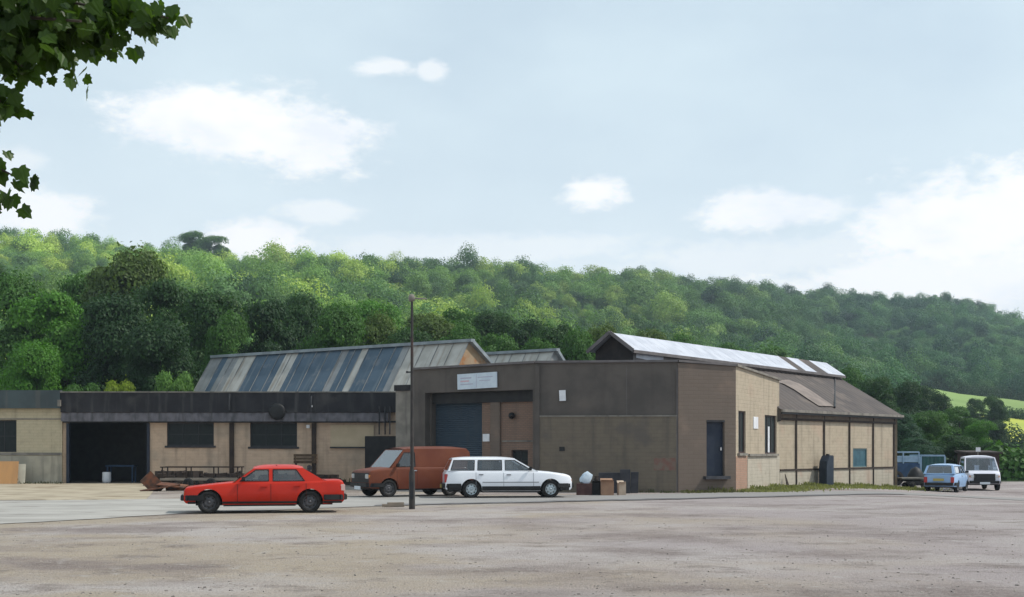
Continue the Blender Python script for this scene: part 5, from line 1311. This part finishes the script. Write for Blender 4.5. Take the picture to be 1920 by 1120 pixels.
# hedge lines round the meadow
def hedge(label, pts, h_, wd, tint, seed):
    rg = np.random.default_rng(seed); C_ = []
    for (a_, b_) in zip(pts, pts[1:]):
        n = int(Vector(b_-a_).length/1.3)+1
        for i in range(n):
            q = a_.lerp(b_, i/n); C_.append((q.x, q.y, T(q.x, q.y)))
    cs, ns, ss = [], [], []
    for c in C_:
        d = rg.normal(size=(260, 3)); d /= np.linalg.norm(d, axis=1)[:, None]; d[:, 2] = abs(d[:, 2]); hh = h_*rg.uniform(.7, 1.25)
        cs.append(np.array(c)+d*np.array([wd, wd, hh])*rg.uniform(.8, 1.05, (260, 1))); ns.append(d+rg.normal(size=(260, 3))*.3); ss.append(rg.uniform(.14, .26, 260))
    c, n, s = np.concatenate(cs), np.concatenate(ns), np.concatenate(ss); n /= np.linalg.norm(n, axis=1)[:, None]
    V_, Fq = cards(c, n, s, rg); base = Vector(C_[0]); V_ -= np.array(base)
    o = mesh_np('hedge', V_, Fq, M['leaf']); o.location = base; o.color = (*tint, 1); return tag(o, label, 'hedge')
hedge('dark hedge between the upper green meadow and the yellow meadow', [xy(1870, 300), xy(1925, 290), xy(2000, 285)], 3.2, 1.6, DG2, 1)
hedge('dark hedge along the bottom of the yellow meadow', [xy(1860, 212), xy(1930, 212), xy(2000, 214)], 3.5, 1.8, DG2, 2)
hedge('dark hedge along the top of the upper meadow', [xy(1690, 408), xy(1800, 405), xy(1960, 403)], 4, 2.2, DG2, 3)
# green bank behind the yard edge
hedge('low green hedge at the back of the yard on the right', [xy(1870, 93), xy(1930, 93), xy(2020, 93)], 2.2, 1.2, MG, 4)

def patch(name, corners, m_, n=16, lift=.35):
    """corners: 4 of (px, Y)"""
    P = []
    for i in range(n+1):
        row = []
        for j in range(n+1):
            u, v = j/n, i/n
            px = (corners[0][0]*(1-u)+corners[1][0]*u)*(1-v)+(corners[3][0]*(1-u)+corners[2][0]*u)*v
            Y = (corners[0][1]*(1-u)+corners[1][1]*u)*(1-v)+(corners[3][1]*(1-u)+corners[2][1]*u)*v
            q = xy(px, Y); row.append((q.x, q.y, T(q.x, q.y)+lift))
        P.append(row)
    mb = MB(); mb.grid(P); return tag(mb.build(name, m_), kind='structure')
patch('field', [(1712, 318), (2050, 300), (2050, 398), (1690, 402)], M['field'], 40, .9)
patch('field', [(1840, 216), (2060, 216), (2060, 286), (1840, 296)], M['field2'], 24, .9)

# the hillside wood: too many to count, one mass
def wood():
    rg = np.random.default_rng(11); lib = bpy.data.collections.new('wood_crowns'); lm = M['leaf_wood']; NP = 14
    for k in range(NP):
        r2 = np.random.default_rng(50+k); c, n, s = crown_cards(r2, 9+k % 6, 260, .034, zc=.44, zr=.5, rr=.5+.25*r2.random(), cr=(.2, .55), squash=.85, h0=1.15, jit=.34, frag=.66)
        V_, Fq = cards(c, n, s, r2, .8); o = mesh_np('crown_shape', V_, Fq, lm); COL.objects.unlink(o); lib.objects.link(o)
    P, S, Rz, Ti, Ix = [], [], [], [], []; Y = 112.0
    while Y < 860:
        step = 4.9+Y*.0029; Xm = 1600/F*Y
        x = -Xm+rg.uniform(0, step)
        while x < Xm:
            yy = Y+rg.uniform(-.6, .6)*step; xx = x+rg.uniform(-.5, .5)*step; x += step*rg.uniform(.75, 1.25)
            px = 960+xx/yy*F; cI = column(px); crest = cI[5][0]
            if yy > crest+8: continue
            if px < 760 and yy < 135: continue
            if 1690 < px < 2060 and 286 < yy < 404: continue
            if px > 1838 and 190 < yy < 300: continue
            if px > 1620 and yy < 290: continue
            if px > 1300 and yy < 150: continue
            r0 = (.55+.80*rg.random()**2)*step*.76*(1-.22*smooth((yy-crest+70)/60)); hh = r0*rg.uniform(1.05, 1.75)
            open_ = math.sin(xx*.021+1)*math.sin(yy*.017+2*math.sin(xx*.008))
            if open_ > .55: r0 *= .6; hh *= .55
            pn_ = .5+.42*math.sin(xx*.031+2*math.sin(yy*.02))*math.sin(yy*.043+1.3*math.sin(xx*.017)); w = min(.999, max(0, rg.random()*.72+(1-pn_)*.36-.06)); fresh = max(0, min(1, (1500-px)/1100))  # fresh paints sunlight into the crown tints, stronger leftward, in patches by pn_
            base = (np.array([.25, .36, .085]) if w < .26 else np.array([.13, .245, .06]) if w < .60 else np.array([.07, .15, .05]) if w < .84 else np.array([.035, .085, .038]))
            base = base*(.78+.78*fresh*(.55+.6*pn_))*rg.uniform(.85, 1.18)*np.array([1+.12*fresh, 1, .95]); far = max(0, min(1, (px-1200)/500)); base = base*(1-far*np.array([.45, .22, -.30]))  # far: bluish darkening to the right, haze and cloud shade painted into the tint
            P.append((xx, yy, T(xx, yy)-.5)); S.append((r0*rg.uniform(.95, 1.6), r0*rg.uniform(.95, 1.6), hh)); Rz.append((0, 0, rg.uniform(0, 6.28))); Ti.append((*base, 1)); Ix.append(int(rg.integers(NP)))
        Y += step*.80
    me = bpy.data.meshes.new('woodland'); me.from_pydata(P, [], [])
    for nm, ty, data in (('w_scale', 'FLOAT_VECTOR', S), ('w_rot', 'FLOAT_VECTOR', Rz)):
        me.attributes.new(nm, ty, 'POINT').data.foreach_set('vector', np.array(data, dtype=np.float32).ravel())
    me.attributes.new('tint', 'FLOAT_COLOR', 'POINT').data.foreach_set('color', np.array(Ti, dtype=np.float32).ravel())
    me.attributes.new('w_ix', 'INT', 'POINT').data.foreach_set('value', np.array(Ix, dtype=np.int32))
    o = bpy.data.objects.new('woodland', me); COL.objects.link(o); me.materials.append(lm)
    ng = bpy.data.node_groups.new('wood_scatter', 'GeometryNodeTree'); L = ng.links.new
    ng.interface.new_socket('Geometry', in_out='INPUT', socket_type='NodeSocketGeometry'); ng.interface.new_socket('Geometry', in_out='OUTPUT', socket_type='NodeSocketGeometry')
    gi, go = ng.nodes.new('NodeGroupInput'), ng.nodes.new('NodeGroupOutput')
    ci = ng.nodes.new('GeometryNodeCollectionInfo'); ci.inputs['Collection'].default_value = lib; ci.inputs['Separate Children'].default_value = True; ci.inputs['Reset Children'].default_value = True
    ip = ng.nodes.new('GeometryNodeInstanceOnPoints'); ip.inputs['Pick Instance'].default_value = True
    def att(nm, ty):
        a = ng.nodes.new('GeometryNodeInputNamedAttribute'); a.data_type = ty; a.inputs['Name'].default_value = nm; return a.outputs['Attribute']
    L(gi.outputs[0], ip.inputs['Points']); L(ci.outputs[0], ip.inputs['Instance']); L(att('w_ix', 'INT'), ip.inputs['Instance Index'])
    L(att('w_scale', 'FLOAT_VECTOR'), ip.inputs['Scale'])
    er = ng.nodes.new('FunctionNodeEulerToRotation'); L(att('w_rot', 'FLOAT_VECTOR'), er.inputs[0]); L(er.outputs[0], ip.inputs['Rotation'])
    L(ip.outputs[0], go.inputs[0])
    md = o.modifiers.new('scatter', 'NODES'); md.node_group = ng
    tag(o, 'dense green broadleaf wood covering the whole hillside behind the buildings', 'woodland', kind='stuff')
    print('wood trees', len(P))
wood()

# grass and weeds along the walls
def grass(label, segs_, seed, hmax=.35, dens=90, tint=(.10, .14, .04), spread=.8):
    rg = np.random.default_rng(seed); Vv = []
    for a_, b_ in segs_:
        L_ = (b_-a_).length; d = (b_-a_)/L_; nn = Vector((d.y, -d.x))
        for i in range(int(L_*dens)):
            s, o_ = rg.uniform(0, L_), abs(rg.normal())*spread; q = a_+d*s+nn*(.05+o_); z = G(q.x, q.y)
            hh = hmax*rg.uniform(.25, 1)*(1-.35*min(1, o_)); hh *= 1.5 if math.sin(s*2.1+seed) > .5 else .8; w = rg.uniform(.02, .05); an = rg.uniform(0, 6.28); dx, dy = math.cos(an)*w, math.sin(an)*w; lx, ly = rg.normal()*hh*.3, rg.normal()*hh*.3
            Vv += [(q.x-dx, q.y-dy, z-.02), (q.x+dx, q.y+dy, z-.02), (q.x+dx*.4+lx, q.y+dy*.4+ly, z+hh), (q.x-dx*.4+lx, q.y-dy*.4+ly, z+hh)]
    V_ = np.array(Vv); o = mesh_np('grass', V_, np.arange(len(V_)).reshape(-1, 4), M['leaf']); o.color = (*tint, 1)
    return tag(o, label, 'grass', kind='stuff')
grass('rough grass and weeds growing along the foot of the buff walls', [(C, D), (D, Wend+d2*1.5)], 3, .17, 420, (.20, .215, .085), 1.0)
grass('thin weeds at the foot of the brown corner', [(B, C)], 4, .17, 120, (.11, .115, .055), .4)
grass('sparse weeds at the foot of the grey wall', [(Mm+Vector((3.5, 0)), B)], 6, .14, 50, (.08, .09, .045), .3)
grass('dry weeds along the low workshop wall', [(xy(290, 67.3), xy(680, 67.3)), (xy(-100, 67), xy(120, 67))], 7, .2, 40, (.07, .075, .04), .3)

# loose stones on the yard
def stones():
    rg = np.random.default_rng(21); base = np.array([(-1, -1, 0), (1, -1, 0), (1, 1, 0), (-1, 1, 0), (-.6, -.55, 1), (.55, -.6, 1), (.6, .6, 1), (-.55, .6, 1)])*.5
    fc = np.array([(0, 1, 5, 4), (1, 2, 6, 5), (2, 3, 7, 6), (3, 0, 4, 7), (4, 5, 6, 7)]); Vs, Fs = [], []
    N = 9000
    for i in range(N):
        Y = 15.5+17*rg.random()**1.4; x = rg.uniform(-.42, .42)*Y; s = .008+.034*rg.random()**7
        a = rg.uniform(0, 6.28); ca, sa = math.cos(a), math.sin(a); b = base*np.array([s*rg.uniform(.8, 1.7), s, s*rg.uniform(.4, .8)])+rg.normal(size=(8, 3))*s*.12
        Vs.append(np.stack([b[:, 0]*ca-b[:, 1]*sa+x, b[:, 0]*sa+b[:, 1]*ca+Y, b[:, 2]+G(x, Y)-.004], 1)); Fs.append(fc+8*i)
    o = mesh_np('gravel', np.concatenate(Vs), np.concatenate(Fs), M['stone']); tag(o, 'loose stones scattered over the pale gravel yard', 'gravel', kind='stuff')
stones()

# ------------------------------------------------------------------ overhanging branch, top left
def near_tree():
    rg = random.Random(31); base = Vector((-5.4, 7.6, 0))
    root = empty('overhanging_tree', base, 0, 'near tree whose dark broad lobed leaves hang into the top left corner', 'tree')
    mb = MB(); mb.tube([(0, 0, -.1), (.02, 0, 1.2), (.1, .05, 2.6), (.15, .1, 4.2), (.2, .1, 6.4)], [.24, .20, .17, .14, .08], 14)
    mb.build('trunk', M['bark'], root)
    outline = [(0, 0), (.22, -.12), (.46, -.10), (.42, .08), (.62, .28), (.46, .38), (.42, .62), (.22, .66), (0, .98)]
    full = outline+[(-x, y) for x, y in outline[-2:0:-1]]
    lv = MB(); br = MB()
    def leaf(p, d, s):
        d = d.normalized(); nr = Vector((rg.gauss(0, .5), rg.gauss(0, .9)-.3, rg.gauss(0, .7)+.35)); x = d.cross(nr).normalized(); n = x.cross(d).normalized(); cu = rg.uniform(.05, .3)
        P = [p+x*(u*s)+d*(v*s)+n*(-abs(u)*cu*s-.18*v*v*s) for u, v in full]
        h_ = len(outline)-1
        mid = [P[0], P[h_]]
        lv.face(P[:h_+1]); lv.face([P[0]]+P[h_:])
    def W(px, py, Y): return at(px, py, Y)-base
    # boughs: each a line of image points at a depth, with leaves hung along it
    B_ = []
    for i in range(15): B_.append([W(-260, -160+rg.uniform(-60, 60), 7.6+rg.uniform(-.4, .6)), W(-60, -90+i*12+rg.uniform(-30, 30), 7.4+rg.uniform(-.6, .6)), W(120+rg.uniform(-90, 90), -50+i*10, 7.2+rg.uniform(-.7, .7))])
    for i in range(5): B_.append([W(-200, -40+i*20, 7.5), W(-60, 10+i*14, 7.4), W(30+i*12, 20+i*8, 7.2), W(60+i*34, 78-i*8, 7.1)])
    B_.append([W(60, -60, 7.4), W(180, 0, 7.2), W(255, 22, 7.1), W(315, 34, 7.0)])
    B_.append([W(40, -80, 7.4), W(160, -30, 7.3), W(240, 6, 7.2), W(270, 50, 7.2)])
    B_.append([W(60, -20, 7.2), W(130, 20, 7.2), W(185, 50, 7.2), W(210, 70, 7.2)])
    B_.append([W(-80, 20, 7.2), W(20, 60, 7.2), W(80, 85, 7.2), W(110, 95, 7.2)])
    B_.append([W(-80, 40, 7.2), W(-10, 80, 7.1), W(20, 110, 7.0), W(42, 125, 7.0)])
    B_.append([W(-120, 60, 7.2), W(-40, 110, 7.1), W(-10, 160, 7.0), W(5, 205, 7.0)])
    B_.append([W(-160, 250, 7.2), W(-80, 290, 7.1), W(-10, 312, 7.0), W(38, 336, 7.0)])
    B_.append([W(-160, 280, 7.2), W(-60, 340, 7.1), W(-15, 360, 7.0), W(8, 372, 7.0)])
    trunkpt = Vector((.16, .1, 4.4))
    for bi, b in enumerate(B_):
        j = Vector((.15, .1, 2.9)) if bi >= 26 else trunkpt+Vector((0, 0, rg.uniform(-.5, .8)))
        pts = [j]+b; br.tube(pts, [.03, .02, .012, .007]+[.004]*(len(pts)-4), 6)
        dens = 150 if bi < 15 else 75 if bi < 26 else 24
        for i in range(dens):
            t = rg.uniform(.25 if bi >= 15 else .15, 1)*(len(b)-1); k = min(int(t), len(b)-2); p = b[k].lerp(b[k+1], t-k)
            jit = .11 if bi < 15 else .045
            p = p+Vector((rg.gauss(0, jit), rg.gauss(0, jit*1.6), rg.gauss(0, jit*.8)))
            leaf(p, Vector((rg.gauss(.3, .5), rg.gauss(0, .4), rg.gauss(-.75, .4))), rg.uniform(.05, .092))
    for px, py in ((328, 28), (262, 100), (283, 62), (322, 62), (232, 72), (152, 105), (60, 345), (22, 380)):
        leaf(W(px, py-12, 7.1), Vector((.35, 0, -1)), .075)
    br.build('branch', M['bark'], root); o = lv.build('leaves', M['leaf_near'], root); o.color = (.042, .085, .012, 1)
near_tree()

# ------------------------------------------------------------------ air
mb = MB(); mb.box((0, 560, 95), (2600, 1240, 250)); hz = mb.build('haze', None and M['black'] or M['black'])
hm = bpy.data.materials.new('haze_air'); hm.use_nodes = True; nt = hm.node_tree; nt.nodes.clear()
pv = nt.nodes.new('ShaderNodeVolumePrincipled'); pv.inputs['Color'].default_value = (.72, .86, 1.0, 1); pv.inputs['Density'].default_value = .00026; pv.inputs['Anisotropy'].default_value = .2
oo = nt.nodes.new('ShaderNodeOutputMaterial'); nt.links.new(pv.outputs[0], oo.inputs['Volume'])
hz.data.materials.clear(); hz.data.materials.append(hm); tag(hz, 'thin blue haze filling the valley air', 'haze', kind='stuff')
